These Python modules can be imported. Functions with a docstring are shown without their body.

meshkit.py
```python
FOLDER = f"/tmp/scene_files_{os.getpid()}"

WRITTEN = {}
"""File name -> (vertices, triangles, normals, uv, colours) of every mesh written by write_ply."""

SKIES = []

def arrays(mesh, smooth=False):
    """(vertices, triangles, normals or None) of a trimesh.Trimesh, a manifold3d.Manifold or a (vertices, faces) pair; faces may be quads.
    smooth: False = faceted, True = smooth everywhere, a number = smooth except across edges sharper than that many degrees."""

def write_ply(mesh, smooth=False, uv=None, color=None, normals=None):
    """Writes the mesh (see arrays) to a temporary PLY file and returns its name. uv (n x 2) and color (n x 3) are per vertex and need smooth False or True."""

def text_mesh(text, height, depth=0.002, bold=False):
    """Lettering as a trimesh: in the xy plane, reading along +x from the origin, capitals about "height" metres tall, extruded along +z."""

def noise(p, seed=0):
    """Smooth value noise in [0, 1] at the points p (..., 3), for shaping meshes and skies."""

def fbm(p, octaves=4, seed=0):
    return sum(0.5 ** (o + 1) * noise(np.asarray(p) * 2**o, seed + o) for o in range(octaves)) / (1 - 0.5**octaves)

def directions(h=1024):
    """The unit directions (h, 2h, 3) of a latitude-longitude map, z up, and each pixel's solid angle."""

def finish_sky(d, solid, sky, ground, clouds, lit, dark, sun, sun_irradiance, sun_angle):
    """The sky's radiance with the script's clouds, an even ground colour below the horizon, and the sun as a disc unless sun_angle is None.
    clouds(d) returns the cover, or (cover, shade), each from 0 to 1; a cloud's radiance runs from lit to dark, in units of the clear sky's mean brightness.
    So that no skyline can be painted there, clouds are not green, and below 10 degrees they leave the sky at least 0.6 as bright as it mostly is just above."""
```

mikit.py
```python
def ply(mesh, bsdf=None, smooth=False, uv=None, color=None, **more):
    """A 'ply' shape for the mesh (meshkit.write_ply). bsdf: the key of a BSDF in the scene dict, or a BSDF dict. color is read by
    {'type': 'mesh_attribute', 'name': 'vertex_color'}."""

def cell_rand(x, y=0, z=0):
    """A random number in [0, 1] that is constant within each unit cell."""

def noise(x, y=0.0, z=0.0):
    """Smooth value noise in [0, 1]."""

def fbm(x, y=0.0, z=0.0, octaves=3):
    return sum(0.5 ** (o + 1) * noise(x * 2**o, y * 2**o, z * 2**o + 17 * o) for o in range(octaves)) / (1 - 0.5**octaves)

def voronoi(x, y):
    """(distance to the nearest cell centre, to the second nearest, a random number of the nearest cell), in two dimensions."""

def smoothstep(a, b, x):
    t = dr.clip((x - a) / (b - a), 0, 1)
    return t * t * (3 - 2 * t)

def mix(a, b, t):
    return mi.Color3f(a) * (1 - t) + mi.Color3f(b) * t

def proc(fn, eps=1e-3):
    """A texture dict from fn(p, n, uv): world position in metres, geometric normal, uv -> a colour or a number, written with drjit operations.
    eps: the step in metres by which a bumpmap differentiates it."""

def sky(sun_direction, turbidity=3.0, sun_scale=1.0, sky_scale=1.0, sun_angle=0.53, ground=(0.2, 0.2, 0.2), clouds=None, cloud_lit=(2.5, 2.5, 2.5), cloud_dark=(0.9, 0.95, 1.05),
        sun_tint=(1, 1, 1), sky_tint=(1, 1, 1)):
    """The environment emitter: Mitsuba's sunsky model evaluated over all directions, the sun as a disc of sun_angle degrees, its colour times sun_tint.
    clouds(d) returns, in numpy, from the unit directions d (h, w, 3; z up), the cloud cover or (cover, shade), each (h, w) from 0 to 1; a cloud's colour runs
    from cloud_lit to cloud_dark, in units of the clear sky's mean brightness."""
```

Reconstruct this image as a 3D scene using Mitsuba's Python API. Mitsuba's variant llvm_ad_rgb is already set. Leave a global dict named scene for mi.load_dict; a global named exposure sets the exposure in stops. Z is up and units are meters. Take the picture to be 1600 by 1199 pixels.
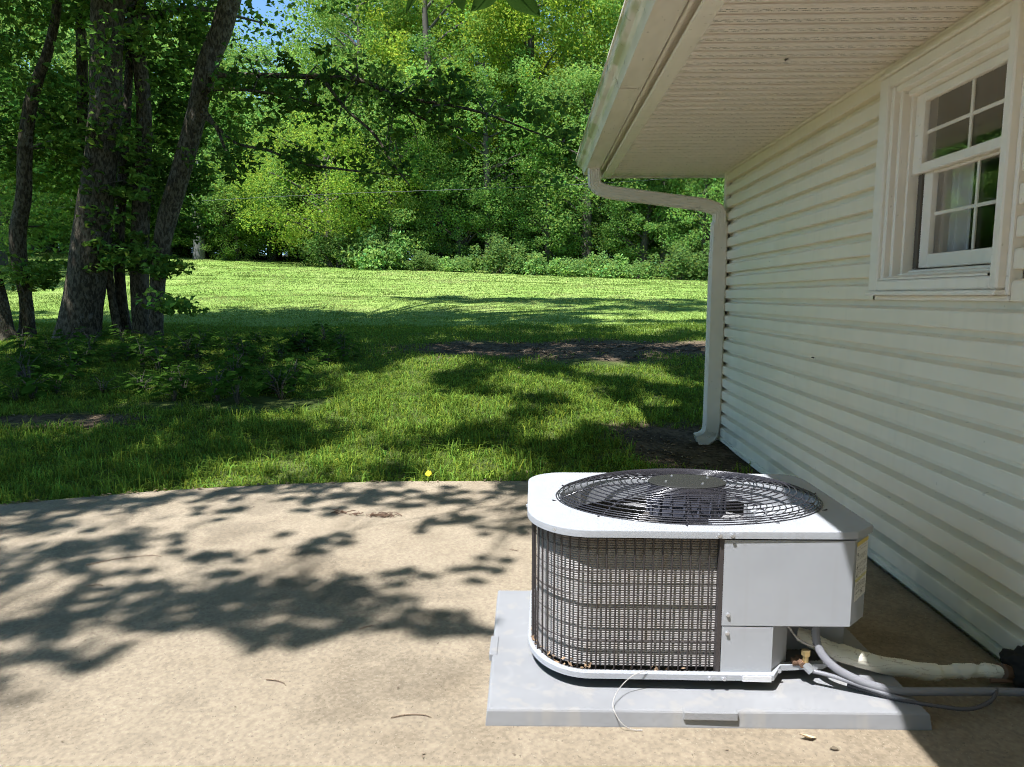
import math, random
import numpy as np, trimesh, shapely
from shapely.geometry import Polygon
import drjit as dr, mitsuba as mi, mikit, meshkit
from mikit import noise, fbm, smoothstep, mix, cell_rand

T = mi.ScalarTransform4f
scene, labels = {}, {}
PI = math.pi

# ------------------------------------------------------------------ camera, sky, exposure
CAM_H = 1.35
PITCH, YAW = math.radians(7.074), math.radians(1.757)
_f = [-math.sin(YAW) * math.cos(PITCH), math.cos(YAW) * math.cos(PITCH), -math.sin(PITCH)]
scene['camera'] = {'type': 'perspective', 'fov': 72.05, 'fov_axis': 'x', 'near_clip': 0.05, 'far_clip': 3000.0,
                   'to_world': T().look_at(origin=[0, 0, CAM_H], target=[_f[0], _f[1], CAM_H + _f[2]], up=[0, 0, 1])}
SUN = np.array([-0.302, -0.34, 1.0])
scene['sky'] = mikit.sky(SUN.tolist(), turbidity=2.0, sun_tint=(0.82, 0.97, 1.28), sky_tint=(0.86, 0.93, 1.05), ground=(0.12, 0.16, 0.06))
exposure = 2.88


# ------------------------------------------------------------------ helpers
def put(key, mesh, bsdf, smooth=False, uv=None, color=None, flip=False):
    """One entry of the scene; a taken key gets the next three-digit number."""
    if key in scene:
        n = 1
        while f'{key}_{n:03d}' in scene:
            n += 1
        key = f'{key}_{n:03d}'
    scene[key] = mikit.ply(mesh, bsdf, smooth=smooth, uv=uv, color=color)
    return key


def tag(key, label=None, category=None, group=None, kind=None):
    d = {}
    for k, v in (('label', label), ('category', category), ('group', group), ('kind', kind)):
        if v:
            d[k] = v
    labels[key] = d


def join(ms):
    return trimesh.util.concatenate([trimesh.Trimesh(np.asarray(m.vertices), np.asarray(m.faces), process=False) if not isinstance(m, tuple)
                                     else trimesh.Trimesh(m[0], m[1], process=False) for m in ms])


def box(x0, x1, y0, y1, z0, z1, bevel=0.0):
    """A box with optionally chamfered edges."""
    if bevel <= 0:
        m = trimesh.creation.box((x1 - x0, y1 - y0, z1 - z0))
        m.apply_translation(((x0 + x1) / 2, (y0 + y1) / 2, (z0 + z1) / 2))
        return m
    b = min(bevel, 0.45 * min(x1 - x0, y1 - y0, z1 - z0))
    pts = []
    for sx in (0, 1):
        for sy in (0, 1):
            for sz in (0, 1):
                c = [x1 if sx else x0, y1 if sy else y0, z1 if sz else z0]
                for k in range(3):
                    q = list(c)
                    for j in range(3):
                        if j != k:
                            q[j] += (-b if (sx, sy, sz)[j] else b)
                    pts.append(q)
    return trimesh.convex.convex_hull(np.array(pts))


def prism_y(profile, y0, y1, closed=True, caps=True):
    """Extrudes an (x, z) outline from y0 to y1."""
    p = np.asarray(profile, float)
    n = len(p)
    v = np.vstack([np.column_stack([p[:, 0], np.full(n, y0), p[:, 1]]), np.column_stack([p[:, 0], np.full(n, y1), p[:, 1]])])
    f = []
    for i in range(n if closed else n - 1):
        j = (i + 1) % n
        f += [[i, j, n + j], [i, n + j, n + i]]
    if closed and caps:
        pts, tri = trimesh.creation.triangulate_polygon(Polygon(p), engine='earcut')
        if len(pts) == n:
            f += [list(t) for t in tri] + [[a + n for a in t[::-1]] for t in tri]
    m = trimesh.Trimesh(v, f, process=False)
    return m


def prism_x(profile, x0, x1, closed=True):
    """Extrudes a (y, z) outline from x0 to x1."""
    m = prism_y(profile, x0, x1, closed)
    v = m.vertices.copy()
    return trimesh.Trimesh(v[:, [1, 0, 2]], m.faces[:, ::-1], process=False)


def smooth_path(pts, radii, step):
    """Catmull-Rom through the points, resampled every step metres."""
    p, r = np.asarray(pts, float), np.asarray(radii, float)
    if len(p) < 3:
        n = max(2, int(np.linalg.norm(p[-1] - p[0]) / step) + 1)
        t = np.linspace(0, 1, n)[:, None]
        return p[0] + (p[-1] - p[0]) * t, np.linspace(r[0], r[-1], n)
    q = np.vstack([2 * p[0] - p[1], p, 2 * p[-1] - p[-2]])
    op, orr = [], []
    for i in range(len(p) - 1):
        a, b, c, d = q[i:i + 4]
        n = max(1, int(np.linalg.norm(c - b) / step))
        for k in range(n):
            t = k / n
            op.append(0.5 * (2 * b + (c - a) * t + (2 * a - 5 * b + 4 * c - d) * t * t + (3 * b - a - 3 * c + d) * t ** 3))
            orr.append(r[i] + (r[i + 1] - r[i]) * t)
    op.append(p[-1]); orr.append(r[-1])
    return np.array(op), np.array(orr)


def tube(pts, radii, sides=8, closed=False, squash=None, cap=True):
    """A tube along a polyline with parallel-transported rings."""
    p = np.asarray(pts, float)
    r = np.broadcast_to(np.asarray(radii, float), (len(p),))
    t = np.roll(p, -1, 0) - np.roll(p, 1, 0) if closed else np.gradient(p, axis=0)
    t = t / (np.linalg.norm(t, axis=1, keepdims=True) + 1e-12)
    a = np.zeros_like(p)
    u = np.cross(t[0], [0, 0, 1.0] if abs(t[0, 2]) < 0.9 else [1.0, 0, 0])
    for i in range(len(p)):
        u = u - t[i] * (u @ t[i])
        u = u / (np.linalg.norm(u) + 1e-12)
        a[i] = u
    b = np.cross(t, a)
    ang = np.arange(sides) * 2 * PI / sides
    s = 1.0 if squash is None else squash
    v = (p[:, None] + r[:, None, None] * (np.cos(ang)[None, :, None] * a[:, None] + s * np.sin(ang)[None, :, None] * b[:, None])).reshape(-1, 3)
    n, f = len(p), []
    i = np.arange(n if closed else n - 1)[:, None]
    j = np.arange(sides)[None, :]
    i2, j2 = (i + 1) % n, (j + 1) % sides
    q = np.stack([i * sides + j, i * sides + j2, i2 * sides + j2, i2 * sides + j], -1).reshape(-1, 4)
    f = np.vstack([q[:, [0, 1, 2]], q[:, [0, 2, 3]]])
    if cap and not closed:
        v = np.vstack([v, p[0], p[-1]])
        k = np.arange(sides)
        f = np.vstack([f, np.column_stack([np.full(sides, n * sides), (k + 1) % sides, k]),
                       np.column_stack([np.full(sides, n * sides + 1), (n - 1) * sides + k, (n - 1) * sides + (k + 1) % sides])])
    return trimesh.Trimesh(v, f, process=False)


def spath(pts, radii, step=0.03, sides=8, squash=None):
    p, r = smooth_path(pts, np.broadcast_to(radii, (len(pts),)), step)
    return tube(p, r, sides, squash=squash)


def sm(a, b, x):
    t = np.clip((x - a) / (b - a), 0, 1)
    return t * t * (3 - 2 * t)


# ------------------------------------------------------------------ materials
def bsdf(key, d):
    scene[key] = d
    return key


def principled(col, rough=0.5, **k):
    return {'type': 'principled', 'base_color': col if isinstance(col, dict) else {'type': 'rgb', 'value': list(col)}, 'roughness': rough, **k}


def two(d):
    return {'type': 'twosided', 'bsdf': d}


def bump(d, fn, scale, eps=1e-3):
    return {'type': 'bumpmap', 'arbitrary': mikit.proc(fn, eps), 'scale': scale, 'bsdf': d}


def f_concrete(p, n, uv):
    big = fbm(p.x * 0.9, p.y * 0.9, 3.0, 4)
    med = fbm(p.x * 7, p.y * 7, 1.0, 3)
    grit = fbm(p.x * 90, p.y * 90, 0.0, 2)
    fleck = smoothstep(0.80, 0.86, fbm(p.x * 170, p.y * 170, 5.0, 2))
    dark = smoothstep(0.79, 0.9, fbm(p.x * 120, p.y * 120, 9.0, 2))
    c = mix((0.207, 0.166, 0.114), (0.266, 0.218, 0.154), smoothstep(0.25, 0.75, 0.55 * big + 0.45 * med))
    c = c * (0.76 + 0.48 * grit)
    c = mix(c, (0.36, 0.325, 0.26), 0.50 * fleck)
    c = mix(c, (0.065, 0.052, 0.037), 0.45 * dark)
    stain = smoothstep(0.56, 0.72, fbm(p.x * 1.7 + 9, p.y * 2.3, 7.0, 4))
    return c * (1 - 0.22 * stain)


def h_concrete(p, n, uv):
    return fbm(p.x * 60, p.y * 60, 0.0, 3) + 0.6 * noise(p.x * 220, p.y * 220)


bsdf('m_concrete', two(bump(principled(mikit.proc(f_concrete), 0.9, specular=0.2), h_concrete, 0.0022, 2e-3)))


def siding_col(base, streak):
    def fn(p, n, uv):
        s = fbm(p.y * 9, p.z * 0.9, 2.0, 3)
        drip = smoothstep(0.55, 0.85, noise(p.y * 38, p.z * 1.6, 4.0)) * smoothstep(0.45, 0.7, fbm(p.y * 2.1, p.z * 2.3, 1.0, 3))
        algae = smoothstep(0.5, 0.75, fbm(p.y * 1.3, p.z * 1.1, 8.0, 3)) * smoothstep(3.2, 6.0, p.y)
        c = mi.Color3f(base) * (0.95 + 0.08 * s)
        c = mix(c, (0.50, 0.48, 0.40), 0.25 * streak * drip)
        c = mix(c, (0.48, 0.53, 0.40), 0.12 * algae)
        low = smoothstep(0.35, 0.02, p.z) * smoothstep(0.35, 0.7, fbm(p.y * 5, p.z * 9, 3.0, 3))
        speck = smoothstep(0.885, 0.93, noise(p.y * 45, p.z * 45, p.x * 45))
        c = mix(c, (0.27, 0.25, 0.19), 0.30 * speck)
        return mix(c, (0.40, 0.385, 0.32), 0.6 * low)
    return mikit.proc(fn)


bsdf('m_siding', two(principled(siding_col((0.79, 0.715, 0.575), 0.35), 0.42, specular=0.4)))
bsdf('m_trim', two(principled(siding_col((0.79, 0.735, 0.635), 0.45), 0.45, specular=0.4)))


def f_gutter(p, n, uv):
    s = fbm(p.y * 5, p.z * 14, p.x * 14, 3)
    c = mix((0.68, 0.625, 0.54), (0.75, 0.69, 0.60), smoothstep(0.3, 0.7, s))
    outside = smoothstep(0.47, 0.42, p.x) * smoothstep(2.43, 2.47, p.z)
    green = outside * smoothstep(0.38, 0.62, fbm(p.y * 3.2, p.z * 22, 4.0, 3) + 0.06 * (p.y - 4.5))
    c = mix(c, (0.30, 0.36, 0.15), 0.72 * green)
    spot = smoothstep(0.93, 0.96, noise(p.x * 60, p.y * 30, 5.0))
    return mix(c, (0.16, 0.13, 0.09), 0.3 * spot)


bsdf('m_gutter', two(principled(mikit.proc(f_gutter), 0.4, specular=0.45)))


def f_soffit(p, n, uv):
    s = fbm(p.x * 2, p.y * 1.5, 0.0, 2)
    c = mix((0.74, 0.675, 0.59), (0.79, 0.72, 0.635), s)
    pitch = 0.105
    q = 6.748 - p.y
    k = dr.floor(q / pitch)
    u = pitch - (q - k * pitch) - 0.056
    wob = 0.0018 * dr.sin(p.x * 68.0 + 2.1 * k)
    dash = smoothstep(-0.75, -0.45, dr.sin(p.x * 136.0 + 1.3 * k))
    dash2 = smoothstep(-0.75, -0.45, dr.sin(p.x * 136.0 + 2.6 + 1.3 * k))
    wear = 0.55 + 0.45 * smoothstep(0.2, 0.5, noise(p.x * 11, k * 3.1, 2.0))
    hole = dr.maximum(smoothstep(0.0042, 0.0028, dr.abs(u - 0.0085 - wob)) * dash, smoothstep(0.0042, 0.0028, dr.abs(u + 0.0085 + wob)) * dash2) * wear
    return mix(c, (0.055, 0.045, 0.035), 0.68 * hole)


bsdf('m_soffit', two(principled(mikit.proc(f_soffit), 0.55, specular=0.3)))
bsdf('m_dirty_joint', two(principled((0.10, 0.085, 0.065), 0.8)))
bsdf('m_roof', two(principled((0.10, 0.085, 0.07), 0.9)))
bsdf('m_glass', {'type': 'thindielectric', 'int_ior': 1.52})
bsdf('m_room', two(principled((0.45, 0.42, 0.37), 0.9)))
bsdf('m_curtain', two(principled((0.62, 0.60, 0.56), 0.9)))


def f_paint(p, n, uv):
    d = fbm(p.x * 6, p.y * 6, p.z * 6, 3)
    sp = smoothstep(0.945, 0.97, noise(p.x * 60, p.y * 60, p.z * 60))
    streak = smoothstep(0.6, 0.9, noise(p.x * 60, p.y * 60, p.z * 3))
    c = mix((0.315, 0.328, 0.345), (0.345, 0.358, 0.375), d)
    c = mix(c, (0.30, 0.30, 0.30), 0.22 * streak)
    return mix(c, (0.24, 0.21, 0.17), 0.22 * sp)


def h_paint(p, n, uv):
    return noise(p.x * 420, p.y * 420, p.z * 420) + 8 * noise(p.x * 9, p.y * 9, p.z * 9)


bsdf('m_paint', two(bump(principled(mikit.proc(f_paint), 0.42, specular=0.45), h_paint, 0.00016, 1e-3)))


def f_pad(p, n, uv):
    d = fbm(p.x * 8, p.y * 8, p.z * 4, 4)
    ring = dr.sqrt(dr.square(p.x - 0.12) + dr.square((p.y - 2.45) * 1.2)) + 0.22 * fbm(p.x * 6, p.y * 6, 0.0, 3)
    tide = smoothstep(0.02, 0.0, dr.abs(ring - 0.40)) + smoothstep(0.015, 0.0, dr.abs(ring - 0.34))
    c = mix((0.215, 0.218, 0.222), (0.265, 0.268, 0.272), d)
    c = mix(c, (0.32, 0.32, 0.32), 0.22 * tide * smoothstep(0.45, 0.6, fbm(p.x * 9 + 3, p.y * 9, 1.0, 3)))
    dirt = smoothstep(0.55, 0.8, fbm(p.x * 22, p.y * 22, 3.0, 3))
    return mix(c, (0.34, 0.31, 0.26), 0.3 * dirt)


def h_pad(p, n, uv):
    return fbm(p.x * 70, p.y * 70, p.z * 70, 3)


bsdf('m_pad', two(bump(principled(mikit.proc(f_pad), 0.7, specular=0.3), h_pad, 0.0012, 2e-3)))


def f_coil(p, n, uv):
    d = fbm(p.x * 14, p.y * 14, p.z * 5, 3)
    c = mix((0.30, 0.283, 0.268), (0.36, 0.342, 0.326), d)
    dust = smoothstep(0.62, 0.8, fbm(p.x * 50, p.y * 50, p.z * 12, 3))
    c = mix(c, (0.26, 0.21, 0.16), 0.55 * dust)
    top = smoothstep(0.50, 0.57, p.z)  # brown dirt at the coil top, with the cover lip shade coloured in
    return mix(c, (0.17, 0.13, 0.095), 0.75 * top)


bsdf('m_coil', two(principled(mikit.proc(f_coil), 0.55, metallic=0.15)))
bsdf('m_coil_core', two(principled((0.20, 0.185, 0.17), 0.8)))
bsdf('m_wire_dark', two(principled((0.040, 0.034, 0.033), 0.45)))
bsdf('m_wire_black', two(principled((0.030, 0.029, 0.036), 0.22, clearcoat=0.6, clearcoat_gloss=0.85)))
bsdf('m_motor', two(principled((0.075, 0.08, 0.105), 0.4)))
bsdf('m_hub', two(principled((0.017, 0.018, 0.016), 0.6)))
bsdf('m_blade', two(principled((0.38, 0.375, 0.37), 0.4, metallic=0.3)))
bsdf('m_inside', two(principled((0.09, 0.085, 0.08), 0.7)))
bsdf('m_screw', two(principled((0.55, 0.56, 0.58), 0.3, metallic=0.7)))
bsdf('m_brass', two(principled((0.55, 0.42, 0.20), 0.35, metallic=0.8)))
bsdf('m_rust', two(principled((0.13, 0.075, 0.045), 0.8)))
bsdf('m_twig', two(principled((0.17, 0.115, 0.075), 0.8)))
bsdf('m_conduit', two(principled((0.20, 0.20, 0.215), 0.45)))
bsdf('m_cable_dark', two(principled((0.085, 0.08, 0.085), 0.55)))
bsdf('m_cable_grey', two(principled((0.40, 0.38, 0.35), 0.55)))


def f_foam(p, n, uv):
    c = mix((0.62, 0.59, 0.47), (0.74, 0.71, 0.60), fbm(p.x * 20, p.y * 20, p.z * 20, 3))
    crack = smoothstep(0.03, 0.0, dr.abs(fbm(p.x * 14, p.y * 45, p.z * 45, 3) - 0.5)) * smoothstep(0.40, 0.55, noise(p.x * 12, p.y * 20, p.z * 20))
    return mix(c, (0.28, 0.21, 0.13), 0.55 * crack)


bsdf('m_foam', two(principled(mikit.proc(f_foam), 0.8)))
bsdf('m_black_foam', two(principled((0.016, 0.014, 0.011), 0.9)))


def f_label(p, n, uv):
    u, v = uv.x, uv.y
    c = mi.Color3f(0.60, 0.58, 0.52) + 0 * u
    c = mix(c, (0.55, 0.43, 0.10), smoothstep(0.925, 0.93, v))
    c = mix(c, (0.50, 0.47, 0.17), smoothstep(0.335, 0.34, v) * smoothstep(0.385, 0.38, v))
    row = dr.floor(v * 44)
    line = dr.select(cell_rand(row, 3.0) > 0.22, 1.0, 0.0) * smoothstep(0.35, 0.4, dr.abs(v * 44 - row - 0.5) * -1 + 0.75)
    word = dr.select(cell_rand(dr.floor(u * 30), row) > 0.25, 1.0, 0.25)
    inside = smoothstep(0.09, 0.1, u) * smoothstep(0.93, 0.92, u) * smoothstep(0.915, 0.91, v) * smoothstep(0.05, 0.06, v)
    gap = dr.maximum(smoothstep(0.02, 0.03, dr.abs(v - 0.66)), 0.0) * smoothstep(0.015, 0.025, dr.abs(v - 0.36))
    c = mix(c, (0.22, 0.21, 0.19), 0.62 * line * word * inside * gap)
    for (a, b) in ((0.13, 0.79), (0.13, 0.56), (0.13, 0.43), (0.62, 0.09)):
        d = dr.maximum(dr.abs(u - a) * 0.45, dr.abs(v - b))
        c = mix(c, (0.12, 0.11, 0.10), smoothstep(0.024, 0.018, d))
    return c


bsdf('m_label', two(principled(mikit.proc(f_label), 0.4)))
bsdf('m_plate', two(principled((0.70, 0.71, 0.72), 0.3, metallic=0.4)))


def f_bark(p, n, uv):
    a = fbm(p.x * 48, p.y * 48, p.z * 15, 4)
    ridge = smoothstep(0.36, 0.66, a)
    c = mix((0.046, 0.037, 0.025), (0.138, 0.116, 0.080), ridge)
    lich = smoothstep(0.62, 0.74, fbm(p.x * 6, p.y * 6, p.z * 3 + 5, 3)) * smoothstep(0.45, 0.6, fbm(p.x * 45, p.y * 45, p.z * 20, 2))
    c = mix(c, (0.27, 0.255, 0.225), 0.4 * lich)
    return c


def h_bark(p, n, uv):
    return fbm(p.x * 48, p.y * 48, p.z * 15, 4)


bsdf('m_bark', two(bump(principled(mikit.proc(f_bark), 0.9, specular=0.15), h_bark, 0.016, 4e-3)))
bsdf('m_far_bark', two(principled((0.105, 0.09, 0.075), 0.9)))
bsdf('m_pale_bark', two(principled((0.13, 0.13, 0.125), 0.9)))
VC = {'type': 'mesh_attribute', 'name': 'vertex_color'}
bsdf('m_leaf', {'type': 'principledthin', 'base_color': VC, 'roughness': 0.5, 'diff_trans': 1.1, 'spec_trans': 0.0, 'eta': 1.4})
bsdf('m_grass', {'type': 'principledthin', 'base_color': VC, 'roughness': 0.6, 'diff_trans': 0.7, 'spec_trans': 0.0, 'eta': 1.35})
bsdf('m_litter', two(principled(VC, 0.85)))
bsdf('m_utility', two(principled((0.11, 0.115, 0.12), 0.6)))
bsdf('m_insect', two(principled((0.03, 0.025, 0.02), 0.6)))
bsdf('m_petal', two(principled((0.85, 0.62, 0.02), 0.6)))


# ------------------------------------------------------------------ the ground
def terrain(x, y):
    x, y = np.asarray(x, float), np.asarray(y, float)
    near = np.interp(y, [-60, 4.2, 5.0, 5.6, 7, 9, 12], [-.07, -.07, -.05, .0, .15, .34, .62])
    a = .066 - .00105 * np.clip(x, -40, 30)
    z = near + np.maximum(y - 12, 0) * a
    far = near + 38 * a + (y - 50) * .05
    z = np.where(y > 50, np.minimum(far, near + 38 * a + 4), z)
    k = sm(5.6, 8, y)
    b = meshkit.fbm(np.stack([x * 0.55, y * 0.55, np.zeros_like(x)], -1), 3, 3) - 0.5
    b2 = meshkit.fbm(np.stack([x * 2.3, y * 2.3, np.zeros_like(x)], -1), 2, 5) - 0.5
    z = z + k * (0.16 * b + 0.05 * b2) * (1 - 0.4 * sm(12, 16, y))
    # the bank by the house corner is scoured to the wall's foot
    house = sm(0.6, 1.5, x) * sm(9.5, 6.0, y)
    z = z * (1 - house) + house * np.minimum(z, -0.02 + 0.04 * np.maximum(y - 6.2, 0))
    return z


def patio_edge(x):
    return np.interp(x, [-14, -9, -6, -5, -4.2, -3.48, -2.7, -1.91, -1.0, -.01, 1.2, 1.75],
                     [0.2, 1.6, 3.05, 3.58, 4.02, 4.37, 4.68, 4.905, 5.02, 5.06, 5.08, 5.08])


def bare(x, y):
    """How bare the soil is, 0 to 1."""
    def spot(cx, cy, rx, ry):
        return np.clip(1.25 - ((x - cx) / rx) ** 2 - ((y - cy) / ry) ** 2, 0, 1)
    w = meshkit.fbm(np.stack([x * 1.1, y * 1.1, np.ones_like(x)], -1), 3, 9)
    m = np.maximum.reduce([spot(-4.9, 6.75, 1.15, .30), spot(1.55, 6.2, .85, .95), spot(0.3, 11.0, 2.6, .95), spot(3.2, 11.0, 1.8, .9), spot(-3.2, 7.4, 1.2, .35), spot(0.9, 10.0, .9, .45)])
    return np.clip(m * 1.5 * (0.35 + 1.2 * (w - 0.2)), 0, 1)


def axis(parts):
    return np.unique(np.concatenate([np.arange(a, b, s) for a, b, s in parts]))


gx = axis([(-160, -40, 8), (-40, -12, 1.2), (-12, 4.01, .16), (4, 20, .8), (20, 161, 8)])
gy = axis([(-60, 2, 4), (2, 14, .14), (14, 50, .7), (50, 110, 4), (110, 420, 25)])
X, Y = np.meshgrid(gx, gy, indexing='ij')
Z = terrain(X, Y)
i, j = np.meshgrid(np.arange(len(gx) - 1), np.arange(len(gy) - 1), indexing='ij')
n_ = len(gy)
q = np.stack([i * n_ + j, (i + 1) * n_ + j, (i + 1) * n_ + j + 1, i * n_ + j + 1], -1).reshape(-1, 4)
soil = bare(X, Y)
soil_col = np.stack([soil, sm(12, 15, Y), np.zeros_like(soil)], -1).reshape(-1, 3)
SOILMASK = {'type': 'mesh_attribute', 'name': 'vertex_color'}


def f_ground(p, n, uv):
    a = fbm(p.x * 5, p.y * 5, 1.0, 4)
    b = fbm(p.x * 40, p.y * 40, 2.0, 2)
    c = mix((0.035, 0.026, 0.017), (0.115, 0.085, 0.055), smoothstep(0.3, 0.75, 0.5 * a + 0.5 * b))
    soil = mi.Float(fbm(p.x * 3, p.y * 3, 1.0, 2))
    sp1 = 1.25 - dr.square((p.x + 4.9) / 1.15) - dr.square((p.y - 6.75) / .30)
    sp2 = 1.25 - dr.square((p.x - 1.55) / .85) - dr.square((p.y - 6.2) / .95)
    sp3 = 1.25 - dr.square((p.x - 0.9) / 3.2) - dr.square((p.y - 11.0) / .95)
    isbare = smoothstep(-0.2, 0.5, dr.maximum(sp1, dr.maximum(sp2, sp3)) + 0.8 * (soil - 0.5))
    c = mix(mix((0.035, 0.050, 0.013), (0.075, 0.095, 0.026), smoothstep(0.3, 0.7, a)), c, isbare)
    far = smoothstep(11.5, 14.5, p.y + 2 * (fbm(p.x * 0.5, p.y * 0.5, 5.0, 2) - 0.5))
    tone = fbm(p.x * 0.35, p.y * 0.22, 3.0, 4)
    fine = fbm(p.x * 9, p.y * 3.5, 3.0, 3)
    g = mix((0.125, 0.200, 0.038), (0.185, 0.255, 0.062), smoothstep(0.25, 0.75, 0.6 * tone + 0.4 * fine))
    g = mix(g, (0.21, 0.245, 0.08), 0.5 * smoothstep(0.58, 0.8, fbm(p.x * 1.3, p.y * 0.8, 12.0, 3)))
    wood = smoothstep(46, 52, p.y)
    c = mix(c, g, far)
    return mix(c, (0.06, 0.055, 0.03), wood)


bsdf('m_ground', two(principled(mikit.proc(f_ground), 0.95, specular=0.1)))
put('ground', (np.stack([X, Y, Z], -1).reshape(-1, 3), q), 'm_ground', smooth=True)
tag('ground', 'grassy ground rising away from the patio to the woods', kind='structure')

# patio slab
ex = np.concatenate([np.linspace(-14, 1.735, 90)])
ey = patio_edge(ex) + 0.02 * (meshkit.fbm(np.stack([ex * 2, ex * 0, ex * 0], -1), 3, 4) - 0.5)
outline = [(-14, -8), (1.735, -8)] + [(a, b) for a, b in zip(ex[::-1], ey[::-1])]
slab = trimesh.creation.extrude_polygon(Polygon(outline), 0.12, engine='earcut')
slab.apply_translation((0, 0, -0.12))
put('patio', slab, 'm_concrete')
tag('patio', 'tan weathered concrete patio slab with leaf shadows', kind='structure')

# ------------------------------------------------------------------ the house
XW, YC, ZS = 1.73, 6.56, 2.455
WY0, WY1, WZ0, WZ1 = 2.635, 3.625, 1.375, 2.385          # outside of the window casing
OY0, OY1, OZ0, OZ1 = 2.70, 3.555, 1.43, 2.33          # the opening in the wall
tag('house', 'cream vinyl sided house with overhanging eave along the right side', 'house')
XB = XW + 0.022                                         # sheathing plane
wall = join([box(XB + .018, XB + .1, -8, OY0, -.1, ZS), box(XB + .018, XB + .1, OY1, YC, -.1, ZS), box(XB + .018, XB + .1, OY0, OY1, -.1, OZ0), box(XB + .018, XB + .1, OY0, OY1, OZ1, ZS),
             box(XB + .1, 11, YC - .1, YC, -.1, ZS), box(XB + .1, 11, -8, -7.9, -.1, ZS), box(10.9, 11, -7.9, YC - .1, -.1, ZS)])
put('house__wall', wall, 'm_siding')
# siding: panels of two dutch-lap courses each
CH = 0.1142


def course(z, top=CH):
    return [(XB - .031, z), (XB - .034, z + .003), (XB - .034, z + .066), (XB - .031, z + .073), (XB + .012, z + .085), (XB + .012, z + top - .0005)]


def siding(y0, y1, z0, ncourse, wob=0.0):
    prof = [(XB + .012, z0)]
    for k in range(ncourse):
        prof += course(z0 + k * CH)
    prof += [(XB + .014, z0 + ncourse * CH - .0005), (XB + .014, z0)]
    return prism_y([(a - wob * (b - z0) * 0, b) for a, b in prof] , y0, y1)


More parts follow.
